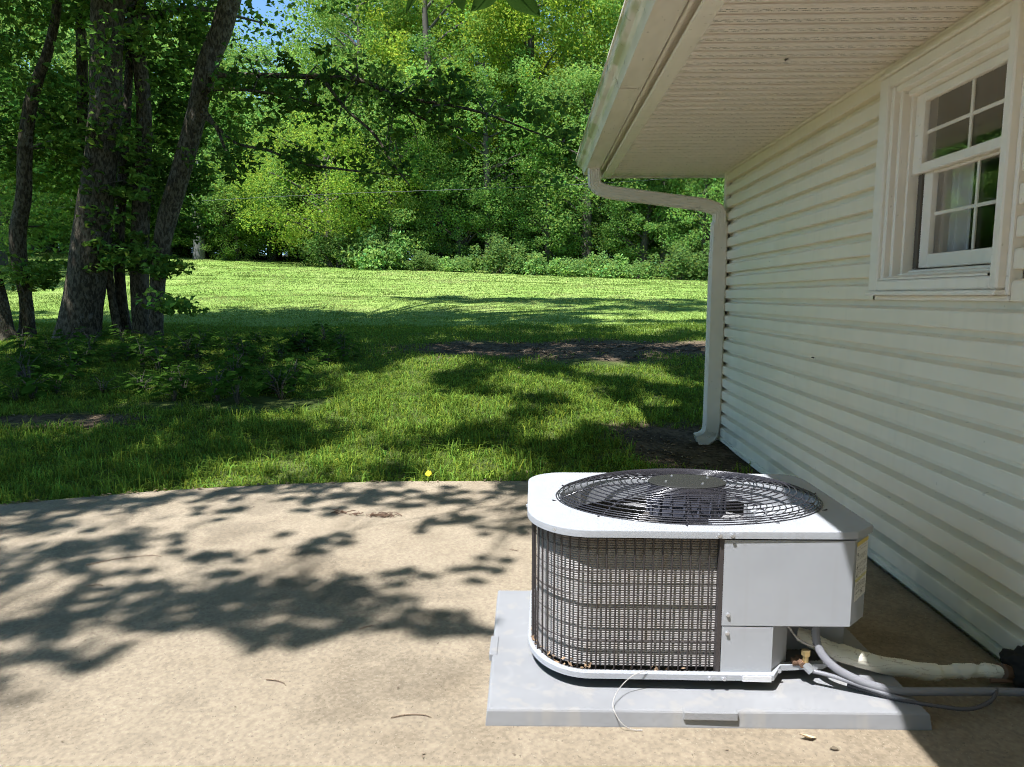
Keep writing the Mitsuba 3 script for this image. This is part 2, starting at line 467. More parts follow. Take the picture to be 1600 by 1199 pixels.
rows = []
z = 0.075
while z < ZS - 0.03:
    nc = 2 if z + 2 * CH < ZS + .02 else 1
    if z < WZ0 < z + 2 * CH and z + CH < WZ0 + .03:
        nc = 1
    rows.append((z, nc))
    z += nc * CH
rng = random.Random(5)
for (z, nc) in rows:
    zt = z + nc * CH
    spans = [(-8.0, YC - .045)]
    if zt > WZ0 + .02 and z < WZ1 + .01:
        spans = [(-8.0, WY0 - .0225), (WY1 + .0225, YC - .045)]
    for (a, b) in spans:
        # seams where two lengths of siding overlap
        cuts = [a] + ([rng.uniform(-1.5, 1.0)] if a < -2 else []) + [b]
        for s, e in zip(cuts[:-1], cuts[1:]):
            put('house__wall__siding_panel', siding(s, e - .001, z, nc), 'm_siding', smooth=False)
put('house__wall__starter_strip', prism_y([(XB - .030, .025), (XB - .030, .055), (XB - .010, .072), (XB + .012, .072), (XB + .012, .025)], -8, YC - .045), 'm_siding')
# corner post and far gable-end wall siding
put('house__corner_post', join([box(XB - .040, XB - .002, YC - .044, YC + .02, .02, ZS - .004, .004), box(XB - .0015, XB + .06, YC + .0015, YC + .022, .02, ZS - .004, .004)]), 'm_trim')
put('house__wall__end_siding', prism_x([(YC + .003, .05), (YC + .02, .05), (YC + .018, ZS + .018), (YC + .003, ZS + .018)], XB + .062, 10.8), 'm_siding')
# joint grime between the corner post and the siding ends
# soffit
SX0, SX1, SY1 = 0.70, XW + .0, 6.76
put('house__soffit', box(SX0 - .08, XB + .1, -8, SY1 + .02, ZS + .050, ZS + .075), 'm_trim')
PW = 0.21
k = 0
y = SY1 - .012
while y > -6.0:
    a, b = y - PW, y
    prof = [(a, ZS + .045)]
    for s in (0, 1):
        o = a + s * PW / 2
        prof += [(o + .0085, ZS + .044), (o + .0095, ZS + .0012), (o + .011, ZS), (o + .036, ZS), (o + .040, ZS - .003), (o + .072, ZS - .003), (o + .076, ZS), (o + .094, ZS), (o + .0955, ZS + .0012), (o + .0965, ZS + .044)]
    prof += [(b - .0005, ZS + .045), (b - .0005, ZS + .048), (a, ZS + .048)]
    put('house__soffit__soffit_panel', prism_x(prof, SX0, SX1), 'm_soffit')
    y -= PW
put('house__soffit__edge_channel', join([box(SX0 - .068, SX0 - .002, -8, SY1, ZS - .012, ZS + .008, .003), box(SX0 - .002, SX0 + .012, -8, SY1, ZS - .009, ZS - .0015)]), 'm_trim')
put('house__soffit__wall_channel', join([box(XW - .024, XW - .001, -8, YC, ZS - .018, ZS - .0015, .003), box(XW - .009, XW + .012, -8, WY0 - .01, ZS - .048, ZS - .0195, .003),
                                         box(XW - .009, XW + .012, WY1 + .01, YC - .05, ZS - .048, ZS - .0195, .003)]), 'm_trim')
put('house__soffit__end_board', box(SX0 - .08, XB + .3, SY1 + .001, SY1 + .025, ZS - .016, ZS + .16, .003), 'm_trim')
put('house__fascia', box(SX0 - .102, SX0 - .083, -8, SY1, ZS + .024, ZS + .17, .003), 'm_trim')
# gable end above the soffit and the roof
rx0, rz0, rx1, rz1 = 0.46, ZS + .175, 6.2, ZS + 2.2
put('house__roof', join([prism_y([(rx0, rz0), (rx1, rz1), (rx1, rz1 - .06), (rx0 + .06, rz0 - .03), (rx0, rz0 - .03)], -8.3, SY1 + .05),
                         prism_y([(rx1, rz1), (12, rz0), (12, rz0 - .06), (rx1, rz1 - .06)], -8.3, SY1 + .05)]), 'm_roof')
put('house__gable', prism_y([(SX0, ZS + .02), (rx1, rz1 - .07), (11, ZS + .02)], YC - .08, YC), 'm_siding')
# gutter: K profile
GZ = ZS + .018
gprof = [(.586, GZ + .125), (.586, GZ), (.462, GZ), (.455, GZ + .022), (.448, GZ + .046), (.432, GZ + .066), (.408, GZ + .078), (.398, GZ + .092), (.395, GZ + .122), (.385, GZ + .126), (.385, GZ + .138), (.402, GZ + .138), (.404, GZ + .132),
         (.399, GZ + .127), (.402, GZ + .094), (.411, GZ + .082), (.435, GZ + .070), (.452, GZ + .048), (.459, GZ + .024), (.466, GZ + .004), (.582, GZ + .004), (.582, GZ + .125)]
put('house__gutter', prism_y(gprof, -8.2, SY1 + .03), 'm_gutter')
cap = gprof[1:11] + [(.402, GZ + .138), (.598, GZ + .125)]
put('house__gutter__end_cap', prism_y([(a, b) for a, b in cap], SY1 + .0305, SY1 + .036), 'm_gutter')
put('house__gutter__seam', prism_y([(a - .003, b - .003) for a, b in gprof[1:11]], 4.02, 4.05, closed=False), 'm_gutter')


def duct(pts, w, d, ridges=True):
    """A rectangular corrugated downspout swept along a path in a vertical plane: w across the path's plane, d in it."""
    p = np.asarray(pts, float)
    t = np.gradient(p, axis=0)
    t /= np.linalg.norm(t, axis=1, keepdims=True)
    side = np.tile([0, 1.0, 0], (len(p), 1))
    nn = np.cross(side, t)
    nn /= np.linalg.norm(nn, axis=1, keepdims=True)
    c = .12 * d
    ring = []
    m = 4
    for (s0, t0, s1, t1) in ((-w / 2 + c, -d / 2, w / 2 - c, -d / 2), (w / 2, -d / 2 + c, w / 2, d / 2 - c), (w / 2 - c, d / 2, -w / 2 + c, d / 2), (-w / 2, d / 2 - c, -w / 2, -d / 2 + c)):
        for k in range(2 * m + 1):
            u = k / (2 * m)
            a, b = s0 + (s1 - s0) * u, t0 + (t1 - t0) * u
            dep = .0035 * (1 - math.cos(u * m * 2 * PI)) * 0.5 if ridges else 0
            ln = math.hypot(s1 - s0, t1 - t0)
            a, b = a - (t1 - t0) / ln * dep, b + (s1 - s0) / ln * dep
            ring.append((a, b))
    ring = np.array(ring)
    v = (p[:, None] + ring[None, :, :1] * side[:, None] + ring[None, :, 1:] * nn[:, None]).reshape(-1, 3)
    n, s = len(p), len(ring)
    i, j = np.meshgrid(np.arange(n - 1), np.arange(s), indexing='ij')
    j2 = (j + 1) % s
    q = np.stack([i * s + j, i * s + j2, (i + 1) * s + j2, (i + 1) * s + j], -1).reshape(-1, 4)
    return trimesh.Trimesh(v, np.vstack([q[:, [0, 1, 2]], q[:, [0, 2, 3]]]), process=False)


def arc_path(pts, r, n=10):
    """Rounds the corners of a polyline (in 3D) with radius-like distance r."""
    p = [np.array(a, float) for a in pts]
    out = [p[0]]
    for a, b, c in zip(p[:-2], p[1:-1], p[2:]):
        u, v = (a - b) / np.linalg.norm(a - b), (c - b) / np.linalg.norm(c - b)
        s, e = b + u * r, b + v * r
        for k in range(n + 1):
            t = k / n
            out.append((1 - t) ** 2 * s + 2 * t * (1 - t) * b + t * t * e)
    out.append(p[-1])
    return np.array(out)


DY = 6.46
top_path = arc_path([(.532, DY, GZ + .01), (.532, DY, GZ - .10), (.545, DY, GZ - .16), (.66, DY, GZ - .205), (1.50, DY, GZ - .315), (1.648, DY, GZ - .36), (1.650, DY, GZ - .50)], .055, 6)
put('house__downspout', duct([(1.650, DY, GZ - .47), (1.649, DY, 1.2), (1.645, DY, .30)], .085, .142), 'm_trim', smooth=35)
put('house__downspout__offset_elbow', duct(top_path, .088, .110), 'm_trim', smooth=35)
put('house__downspout__lower_section', duct([(1.649, DY, 1.74), (1.648, DY, 1.2), (1.645, DY, .33)], .090, .150), 'm_trim', smooth=35)
put('house__downspout__foot_elbow', duct(arc_path([(1.645, DY, .36), (1.645, DY, .12), (1.61, DY, .05), (1.535, DY, .02)], .07, 8), .094, .150), 'm_trim', smooth=35)
put('house__downspout__outlet_lip', duct([(1.545, DY, .024), (1.515, DY, .012)], .104, .158), 'm_trim', smooth=35)

# window ------------------------------------------------------------
put('house__window', join([box(XW - .052, XW + .012, WY1 - .085, WY1, WZ0, WZ1, .006), box(XW - .052, XW + .012, WY0, WY0 + .045, WZ0, WZ1, .006),
                           box(XW - .0515, XW + .012, WY0 + .0455, WY1 - .0855, WZ1 - .055, WZ1 - .0005, .006), box(XW - .052, XW + .012, WY0 + .0455, WY1 - .0855, WZ0 + .0005, WZ0 + .05, .006)]), 'm_trim')
put('house__window__head_flashing', join([box(XW - .060, XW - .001, WY0 - .01, WY1 + .01, WZ1 + .002, WZ1 + .018, .003), box(XW - .030, XW - .001, WY0 - .004, WY1 + .004, WZ1 + .0185, ZS - .02, .003)]), 'm_trim')
put('house__window__sill_nose', join([box(XW - .062, XW - .001, WY0 - .008, WY1 + .008, WZ0 - .022, WZ0 - .0015, .004)]), 'm_trim')
put('house__window__undersill_trim', box(XB - .032, XB + .006, WY0 - .012, WY1 + .012, 1.3312, WZ0 - .0235, .003), 'm_trim')
for (a, b) in ((WY1 + .0015, WY1 + .022), (WY0 - .022, WY0 - .0015)):
    put('house__window__side_channel', box(XB - .044, XB + .006, a, b, WZ0 - .022, WZ1, .003), 'm_trim')
# inner moulding and stepped jambs (far side is the visible one)
put('house__window__jamb', join([box(XW - .036, XW + .15, WY1 - .115, WY1 - .0855, WZ0 + .052, WZ1 - .057, .004), box(XW - .010, XW + .15, WY1 - .140, WY1 - .1155, WZ0 + .052, WZ1 - .057, .004),
                                 box(XW + .030, XW + .15, WY1 - .158, WY1 - .1405, WZ0 + .052, WZ1 - .057, .003)]), 'm_trim')
put('house__window__jamb', join([box(XW - .006, XW + .15, WY0 + .0455, WY0 + .062, WZ0 + .052, WZ1 - .057, .004)]), 'm_trim')
put('house__window__head', join([box(XW - .028, XW + .15, WY0 + .0635, WY1 - .1155, WZ1 - .085, WZ1 - .0565, .004), box(XW + .01, XW + .15, WY0 + .0635, WY1 - .151, WZ1 - .112, WZ1 - .0855, .004)]), 'm_trim')
sl = [(XW - .046, WZ0 + .052), (XW - .046, WZ0 + .060), (XW + .020, WZ0 + .074), (XW + .021, WZ0 + .081), (XW + .060, WZ0 + .088), (XW + .061, WZ0 + .096), (XW + .15, WZ0 + .106), (XW + .15, WZ0 + .052)]
put('house__window__sill', prism_y(sl, WY0 + .0635, WY1 - .0865), 'm_trim')
GY0, GY1 = WY0 + .064, WY1 - .160
GZ0, GZ1 = WZ0 + .106, WZ1 - .114
ZM = GZ0 + .445


def sash(y0, y1, z0, z1, x0, st, rb, rt, name):
    t = .03
    sr = st * .55
    fr = [box(x0, x0 + t, y0, y0 + sr, z0, z1, .004), box(x0, x0 + t, y1 - st, y1, z0, z1, .004), box(x0 + .001, x0 + t, y0 + sr, y1 - st, z0, z0 + rb, .004), box(x0 + .001, x0 + t, y0 + sr, y1 - st, z1 - rt, z1, .004)]
    key = put('house__window__' + name, join(fr), 'm_trim')
    a, b, c, d = y0 + sr, y1 - st, z0 + rb, z1 - rt
    xg = x0 + .016
    ym, zm = (a + b) / 2, (c + d) / 2
    put('house__window__muntin', box(xg + .002, xg + .011, ym - .008, ym + .008, c, d, .002), 'm_trim')
    put('house__window__muntin', join([box(xg + .0035, xg + .0105, a, ym - .0085, zm - .008, zm + .008, .002), box(xg + .0035, xg + .0105, ym + .0085, b, zm - .008, zm + .008, .002)]), 'm_trim')
    v = np.array([[xg, a, c], [xg, b, c], [xg, b, d], [xg, a, d]])
    put('house__window__pane', (v, np.array([[0, 1, 2], [0, 2, 3]])), 'm_glass')
    put('house__window__pane', (v + np.array([.013, 0, 0]), np.array([[0, 1, 2], [0, 2, 3]])), 'm_glass')


sash(GY0, GY1, ZM - .012, GZ1, XW + .046, .072, .042, .040, 'upper_sash')
sash(GY0 + .012, GY1 - .034, GZ0, ZM + .010, XW + .086, .070, .062, .030, 'lower_sash')
put('house__window__track', box(XW + .078, XW + .15, GY1 - .033, GY1 - .001, GZ0, ZM - .014), 'm_dirty_joint')
# room behind the window: floor, back and side walls
put('house__room', join([box(4.6, 4.65, 0.5, 5.4, .2, ZS), box(XB + .1, 4.6, 5.35, 5.4, .2, ZS), box(XB + .1, 4.6, .5, .55, .2, ZS), box(XB + .1, 4.6, .55, 5.35, .2, .25), box(XB + .1, 4.6, .55, 5.35, ZS - .04, ZS - .001)]), 'm_room')
# curtain
cy = np.linspace(GY1 - .25, GY1 + .14, 70)
cx = XW + .19 + .018 * np.sin(cy * 95) + .008 * np.sin(cy * 41 + 1)
cv = np.vstack([np.column_stack([cx, cy, np.full(70, GZ0 - .1)]), np.column_stack([cx, cy, np.full(70, ZM + .06)])])
ii = np.arange(69)
put('curtain', (cv, np.stack([ii, ii + 1, ii + 71, ii + 70], -1)), 'm_curtain', smooth=True)
tag('curtain', 'white gathered curtain hanging inside the window', 'curtain')

# insects and specks on the siding and soffit
for (nm, lb, P, s) in (('wasp', 'small dark wasp clinging to the soffit', (1.18, 3.50, ZS - .004), .011), ('beetle', 'small dark beetle on the siding below the window', (XB - .022, 4.40, .972), .011)):
    m = trimesh.creation.icosphere(2, 1.0)
    a = m.copy(); a.apply_scale((s * .45, s, s * .4))
    b = m.copy(); b.apply_scale((s * .35, s * .4, s * .35)); b.apply_translation((0, s * 1.15, 0))
    legs = []
    for k in (-1, 0, 1):
        for sd in (-1, 1):
            legs.append(tube([(0, k * s * .4, 0), (sd * s * .7, k * s * .6, s * .25), (sd * s * 1.1, k * s * .8, -s * .3)], s * .06, 4))
    mm = join([a, b] + legs)
    mm.apply_translation(P)
    put(nm, mm, 'm_insect', smooth=True)
    tag(nm, lb, 'insect')

# ------------------------------------------------------------------ equipment pad
PX0, PX1, PY0, PY1, PZ = -.148, 1.252, 2.075, 3.02, .053
pad_prof = [Polygon([(PX0, PY0), (PX1, PY0 + .020), (PX1 - .01, PY1), (PX0 - .012, PY1 - .02)])]
pp = np.array(pad_prof[0].exterior.coords)[:4]
lev = [(0, .0), (.0, .004), (.006, PZ - .007), (.009, PZ - .002), (.016, PZ)]
cen = pp.mean(0)
pv, pf = [], []
for (ins, zz) in lev:
    poly = np.array(Polygon(pp).buffer(.03).buffer(-.03 - ins, join_style=2).exterior.coords)[:-1]
    d = pp - cen
    pv.append(np.column_stack([pp - np.sign(d) * ins, np.full(4, zz)]))
pv = np.vstack(pv)
for a in range(len(lev) - 1):
    for b in range(4):
        c = (b + 1) % 4
        pf.append([a * 4 + b, a * 4 + c, a * 4 + 4 + c, a * 4 + 4 + b])
pf.append([16, 17, 18, 19])
put('equipment_pad', (pv, np.array(pf)), 'm_pad')
tag('equipment_pad', 'light grey equipment pad on the concrete under the air conditioner', 'equipment pad')
put('equipment_pad__lug', box(.475, .645, PY0 + .002, PY0 + .03, PZ - .024, PZ + .004, .003), 'm_pad')
put('equipment_pad__lug', box(PX0 - .010, PX0 + .02, 2.42, 2.56, PZ - .024, PZ + .004, .003), 'm_pad')

# ------------------------------------------------------------------ air conditioner
AC = 'air_conditioner'
tag(AC, 'light grey outdoor air conditioner with black fan grille on top', 'air conditioner')
ZT, ZL = .597, .572                       # top of the cover, bottom of its lip


def arc(cx, cy, rx, ry, a0, a1, n=12):
    t = np.radians(np.linspace(a0, a1, n))
    return [(cx + rx * math.cos(u), cy + ry * math.sin(u)) for u in t]


cover_out = (arc(.19, 2.455, .21, .24, 180, 270, 16) + [(.6, 2.215)] + [(1.046, 2.222), (1.130, 2.298)] + arc(1.04, 2.86, .085, .11, 0, 90, 10) + arc(.13, 2.83, .15, .14, 90, 180, 12))
cover_poly = Polygon(cover_out)
FX, FY, FRX, FRY = .578, 2.60, .478, .318


def fan(r, a):
    return FX + FRX * r * np.cos(a), FY + FRY * r * np.sin(a)


def loft(rings):
    """Joins rings of equal length, [(xy, z)], with quads."""
    n = len(rings[0][0])
    v = np.vstack([np.column_stack([np.asarray(r), np.full(n, z)]) for r, z in rings])
    i, j = np.meshgrid(np.arange(len(rings) - 1), np.arange(n), indexing='ij')
    j2 = (j + 1) % n
    q = np.stack([i * n + j, i * n + j2, (i + 1) * n + j2, (i + 1) * n + j], -1).reshape(-1, 4)
    return trimesh.Trimesh(v, np.vstack([q[:, [0, 1, 2]], q[:, [0, 2, 3]]]), process=False)


def resample(coords, n):
    c = np.asarray(coords, float)
    if np.allclose(c[0], c[-1]):
        c = c[:-1]
    c = np.vstack([c, c[:1]])
    s = np.concatenate([[0], np.cumsum(np.linalg.norm(np.diff(c, axis=0), axis=1))])
    t = np.linspace(0, s[-1], n, endpoint=False)
    # keep the real corners
    t = np.unique(np.concatenate([t, s[:-1]]))
    return np.column_stack([np.interp(t, s, c[:, k]) for k in (0, 1)])


def inset(ring, d):
    t = np.roll(ring, -1, 0) - np.roll(ring, 1, 0)
    t /= np.linalg.norm(t, axis=1, keepdims=True) + 1e-12
    return ring + d * np.column_stack([-t[:, 1], t[:, 0]])


R = resample(cover_out, 120)
lip = loft([(inset(R, .003), ZL), (R, ZL), (R, ZT - .005), (inset(R, .0015), ZT - .0015), (inset(R, .005), ZT)])
ang = np.linspace(0, 2 * PI, 97)[:-1]
hole = np.column_stack(fan(1.0, ang))
pts, tri = trimesh.creation.triangulate_polygon(Polygon(inset(R, .005), [hole]), engine='earcut')
plate = trimesh.Trimesh(np.column_stack([pts, np.full(len(pts), ZT)]), tri, process=False)
under = trimesh.Trimesh(np.column_stack([pts, np.full(len(pts), ZT - .003)]), tri[:, ::-1], process=False)
put(AC + '__top_cover', join([lip, plate, under]), 'm_paint', smooth=30)
hr = [(np.column_stack(fan(s, ang)), zz) for s, zz in ((1.0, ZT), (.988, ZT - .004), (.982, ZT - .02), (.98, ZT - .09))]
put(AC + '__fan_shroud', loft(hr), 'm_paint', smooth=True)
# grille
rings = []
zr = lambda r: ZT + .003 + .057 * (1 - np.clip((r - .30) / .735, 0, 1) ** 3.6)
rr = np.concatenate([np.linspace(.335, .93, 13), [.972, .998, 1.012, 1.026]])
zz = [zr(r) if r < .99 else ZT + .018 - .016 * ((r - .99) / .036) for r in rr]
a72 = np.linspace(0, 2 * PI, 91)[:-1]
for r, h in zip(rr, zz):
    x, y = fan(r, a72)
    rings.append(tube(np.column_stack([x, y, np.full(len(x), h)]), .0023, 5, closed=True))
put(AC + '__fan_grille', join(rings), 'm_wire_black', smooth=True)
rad = []
for k in range(10):
    a = k * 2 * PI / 10 + .18
    prof = np.concatenate([np.linspace(.26, .93, 18), [.965, .99, 1.01, 1.03]])
    P = []
    for q_, r in enumerate(prof):
        x, y = fan(r, a + .012 * (-1) ** q_)
        P.append((x, y, np.interp(r, rr, zz) - .0035 + .002 * (-1) ** q_))
    x, y = fan(1.075, a)
    P += [(x, y, ZT + .003)]
    rad.append(tube(P, .0027, 6))
put(AC + '__fan_grille__radial_wires', join(rad), 'm_wire_black', smooth=True)
labels[AC + '__fan_grille__radial_wires'] = {'kind': 'stuff'}
hub = loft([(np.column_stack(fan(s, ang)), h) for s, h in ((.30, zr(.3) - .006), (.305, zr(.3) + .002), (.29, zr(.3) + .006), (.12, zr(.3) + .0075), (.001, zr(.3) + .008))])
put(AC + '__grille_hub', hub, 'm_hub', smooth=30)
for k in range(4):
    x, y = fan(.20, k * PI / 2 + .5)
    c = trimesh.creation.cylinder(.0045, .005, sections=6); c.apply_translation((x, y, zr(.3) + .009))
    put(AC + '__grille_hub__bolt', c, 'm_screw')
# motor with cooling slots, shaft, blades
mot = [loft([(np.column_stack(fan(s, ang[::2])), h) for s, h in ((.001, zr(.3) - .012), (.275, zr(.3) - .012), (.29, zr(.3) - .03), (.29, .535), (.26, .522), (.001, .520))])]
for k in range(18):
    a = k * 2 * PI / 18
    x0, y0 = fan(.29, a)
    x1, y1 = fan(.30, a)
    mot.append(tube([(x1, y1, .63), (x1, y1, .545)], .006, 4))
put(AC + '__fan_motor', join(mot), 'm_motor', smooth=40)
put(AC + '__fan_shaft', tube([(FX, FY, .525), (FX, FY, .455)], .010, 10), 'm_screw', smooth=40)
for k in range(3):
    a0 = k * 2 * PI / 3 + (-.95)
    U, W = np.meshgrid(np.linspace(0, 1, 9), np.linspace(0, 1, 9), indexing='ij')
    r = .13 + .80 * U
    a = a0 + (W - .5) * (1.0 + .55 * U) + .25 * U
    x, y = fan(r, a)
    h = .468 + .060 * (W - .5) * (1.0 - .25 * U) + .006 * U
    v = np.column_stack([x.ravel(), y.ravel(), h.ravel()])
    i, j = np.meshgrid(np.arange(8), np.arange(8), indexing='ij')
    q = np.stack([i * 9 + j, i * 9 + j + 1, (i + 1) * 9 + j + 1, (i + 1) * 9 + j], -1).reshape(-1, 4)
    v2 = v.copy(); v2[:, 2] -= .0022
    put(AC + '__fan_blade', join([trimesh.Trimesh(v, np.vstack([q[:, [0, 1, 2]], q[:, [0, 2, 3]]]), process=False), trimesh.Trimesh(v2, np.vstack([q[:, [0, 2, 1]], q[:, [0, 3, 2]]]), process=False)]), 'm_blade', smooth=40)
hubd = loft([(np.column_stack(fan(s, ang[::2])), h) for s, h in ((.001, .478), (.17, .478), (.17, .462), (.001, .462))])
put(AC + '__fan_blade_hub', hubd, 'm_blade', smooth=40)

# coil: open path round the left side, from the front panel to the back right
BZ0, BZ1 = .108, .572                     # coil bottom and top
coil_path = [(.622, 2.240)] + [(x, y) for x, y in arc(.19, 2.455, .190, .215, 270, 180, 18)] + [(x, y) for x, y in arc(.13, 2.83, .130, .118, 180, 90, 12)] + [(.55, 2.948), (.98, 2.948)]
cp = np.array(coil_path)
s = np.concatenate([[0], np.cumsum(np.linalg.norm(np.diff(cp, axis=0), axis=1))])
t = np.linspace(0, s[-1], 90)
CPx, CPy = np.interp(t, s, cp[:, 0]), np.interp(t, s, cp[:, 1])
CP = np.column_stack([CPx, CPy])


def open_inset(P, d):
    tt = np.gradient(P, axis=0)
    tt /= np.linalg.norm(tt, axis=1, keepdims=True)
    return P + d * np.column_stack([tt[:, 1], -tt[:, 0]])


def wallstrip(P, z0, z1):
    n = len(P)
    v = np.vstack([np.column_stack([P, np.full(n, z0)]), np.column_stack([P, np.full(n, z1)])])
    i = np.arange(n - 1)
    return trimesh.Trimesh(v, np.vstack([np.stack([i, i + 1, n + i + 1], -1), np.stack([i, n + i + 1, n + i], -1)]), process=False)


IN = open_inset(CP, -.022)
if np.hypot(IN[45, 0] - .55, IN[45, 1] - 2.6) > np.hypot(CP[45, 0] - .55, CP[45, 1] - 2.6):
    SGN = 1
else:
    SGN = -1
CO = open_inset(CP, SGN * .020)
put(AC + '__coil', wallstrip(open_inset(CP, SGN * .026), BZ0, BZ1), 'm_coil_core')
fins = []
nf = 56
for k in range(nf):
    h = BZ0 + .004 + (BZ1 - BZ0 - .008) * k / (nf - 1)
    fins.append(tube(np.column_stack([CO[::2], np.full(45, h)]), .0033, 4, squash=1.5, cap=False))
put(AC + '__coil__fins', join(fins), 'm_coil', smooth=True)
labels[AC + '__coil__fins'] = {'kind': 'stuff'}
# wire guard: vertical wires every 2.3 cm and five horizontal bands
gw = []
tv = np.arange(.012, s[-1], .0305)
rg = random.Random(3)
for d in tv:
    x, y = np.interp(d, s, cp[:, 0]), np.interp(d, s, cp[:, 1])
    o = rg.uniform(-.0015, .0015)
    gw.append(tube([(x + o, y, BZ0 - .006), (x + .5 * o, y, .33), (x - o, y, BZ1 + .004)], .0033, 5, cap=False))
put(AC + '__coil_guard', join(gw), 'm_wire_dark', smooth=True)
labels[AC + '__coil_guard'] = {'kind': 'stuff'}
for h in (.125, .205, .285, .365, .445, .525):
    put(AC + '__coil_guard__cross_wire', tube(np.column_stack([open_inset(CP, SGN * .002), np.full(90, h)]), .0014 if h not in (.205, .365) else .0026, 5, cap=False), 'm_wire_dark', smooth=True)

# dead leaves caught at the foot of the coil guard
rl = np.random.default_rng(8)
lv, lf, lc = [], [], []
for k in range(46):
    d = rl.uniform(.42, .80) if k < 36 else rl.uniform(.05, .4)
    x, y = np.interp(d, s, cp[:, 0]), np.interp(d, s, cp[:, 1])
    P = np.array([x, y, BZ0 + rl.uniform(-.004, .028 if k < 36 else .008)]) + rl.normal(0, .003, 3)
    a, b = rl.normal(size=3), rl.normal(size=3)
    a /= np.linalg.norm(a); b = np.cross(a, b); b /= np.linalg.norm(b)
    u = rl.uniform(.006, .013)
    lf += [[4 * k, 4 * k + 1, 4 * k + 2], [4 * k, 4 * k + 2, 4 * k + 3]]
    lv += [P - a * u, P + b * u * .5, P + a * u, P - b * u * .5]
    lc += [np.array([.30, .20, .12]) * rl.uniform(.5, 1.5)] * 4
put('dry_leaf_scraps', (np.array(lv), np.array(lf)), 'm_litter', color=np.array(lc))
tag('dry_leaf_scraps', 'brown leaf scraps caught at the rounded foot of the coil', 'leaf litter', kind='stuff')

# base pan rail and pan, following the notch at the right
base_out = (arc(.19, 2.455, .205, .252, 180, 270, 16) + [(.60, 2.203), (.795, 2.206), (.838, 2.272), (.985, 2.286), (1.09, 2.36)] + arc(1.03, 2.86, .08, .105, 0, 90, 8) + arc(.13, 2.83, .14, .133, 90, 180, 12))
RB = resample(base_out, 120)
put(AC + '__base_rail', join([loft([(inset(RB, .006), .091), (RB, .092), (RB, .111), (inset(RB, .004), .112), (inset(RB, .022), .111)])]), 'm_paint', smooth=30)
ptsb, trib = trimesh.creation.triangulate_polygon(Polygon(inset(RB, .004)), engine='earcut')
put(AC + '__base_pan', join([trimesh.Trimesh(np.column_stack([ptsb, np.full(len(ptsb), h)]), trib, process=False) for h in (.088, .092)]), 'm_inside')
for (x, y) in ((.16, 2.45), (.50, 2.30), (.95, 2.42), (.16, 2.84), (.55, 2.90), (1.0, 2.86)):
    f_ = trimesh.creation.cylinder(.035, .034, sections=16); f_.apply_translation((x, y, PZ + .0185))
    put(AC + '__foot', f_, 'm_motor')

# service box: upper front panel, chamfered end, underside, back
BXL, BXR = .622, 1.040
box_out = [(BXL, 2.222), (BXR, 2.226), (1.118, 2.304), (1.118, 2.62), (.80, 2.62), (.80, 2.44), (BXL, 2.44)]


def prism_z(outline, z0, z1, bev=.0025):
    r = np.array(outline)
    if Polygon(r).exterior.is_ccw is False:
        r = r[::-1]
    m = loft([(inset(r, bev), z0), (r, z0 + bev), (r, z1)])
    p1, t1 = trimesh.creation.triangulate_polygon(Polygon(inset(r, bev)), engine='earcut')
    p2, t2 = trimesh.creation.triangulate_polygon(Polygon(r), engine='earcut')
    return join([m, trimesh.Trimesh(np.column_stack([p1, np.full(len(p1), z0)]), t1[:, ::-1], process=False), trimesh.Trimesh(np.column_stack([p2, np.full(len(p2), z1)]), t2, process=False)])


put(AC + '__service_panel', prism_z(box_out, .272, .5655), 'm_paint')
put(AC + '__lower_panel', prism_z([(.624, 2.224), (.792, 2.226), (.792, 2.232), (.624, 2.232)], .1055, .2695), 'm_paint')
# notch: side and angled back wall where the pipes come out
put(AC + '__pipe_recess', join([prism_z([(.7885, 2.233), (.7920, 2.233), (.872, 2.316), (.872, 2.390), (.869, 2.390), (.869, 2.318)], .1055, .2715, .001), prism_z([(.869, 2.391), (1.10, 2.398), (1.10, 2.401), (.869, 2.394)], .1055, .2715, .001)]), 'm_paint')
put(AC + '__coil_end_strip', prism_z([(.6085, 2.226), (.6215, 2.223), (.6215, 2.262), (.6085, 2.262)], .1055, .5715, .001), 'm_wire_dark')
put(AC + '__back_panel', wallstrip(np.array([(.985, 2.952), (1.04, 2.955), (1.09, 2.90), (1.10, 2.63)]), .1055, .572), 'm_paint')


def screw(x, y, z, d=(0, -1, 0)):
    c = trimesh.creation.cylinder(.0058, .006, sections=6)
    w = trimesh.creation.cylinder(.0075, .0018, sections=16); w.apply_translation((0, 0, -.003))
    m = join([c, w])
    m.apply_transform(trimesh.geometry.align_vectors([0, 0, 1], d))
    m.apply_translation(np.array([x, y, z]) + np.array(d) * .004)
    put(AC + '__screw', m, 'm_screw')


for (x, y, z) in ((.6035, 2.215, .583), (.645, 2.216, .583), (.641, 2.222, .312), (.642, 2.224, .247), (.585, 2.203, .100), (.632, 2.203, .099), (.828, 2.255, .101)):
    screw(x, y, z)
screw(.075, 2.262, .584, (-.55, -.83, 0)); screw(.078, 2.256, .100, (-.5, -.86, 0)); screw(-.019, 2.52, .584, (-1, 0, 0))
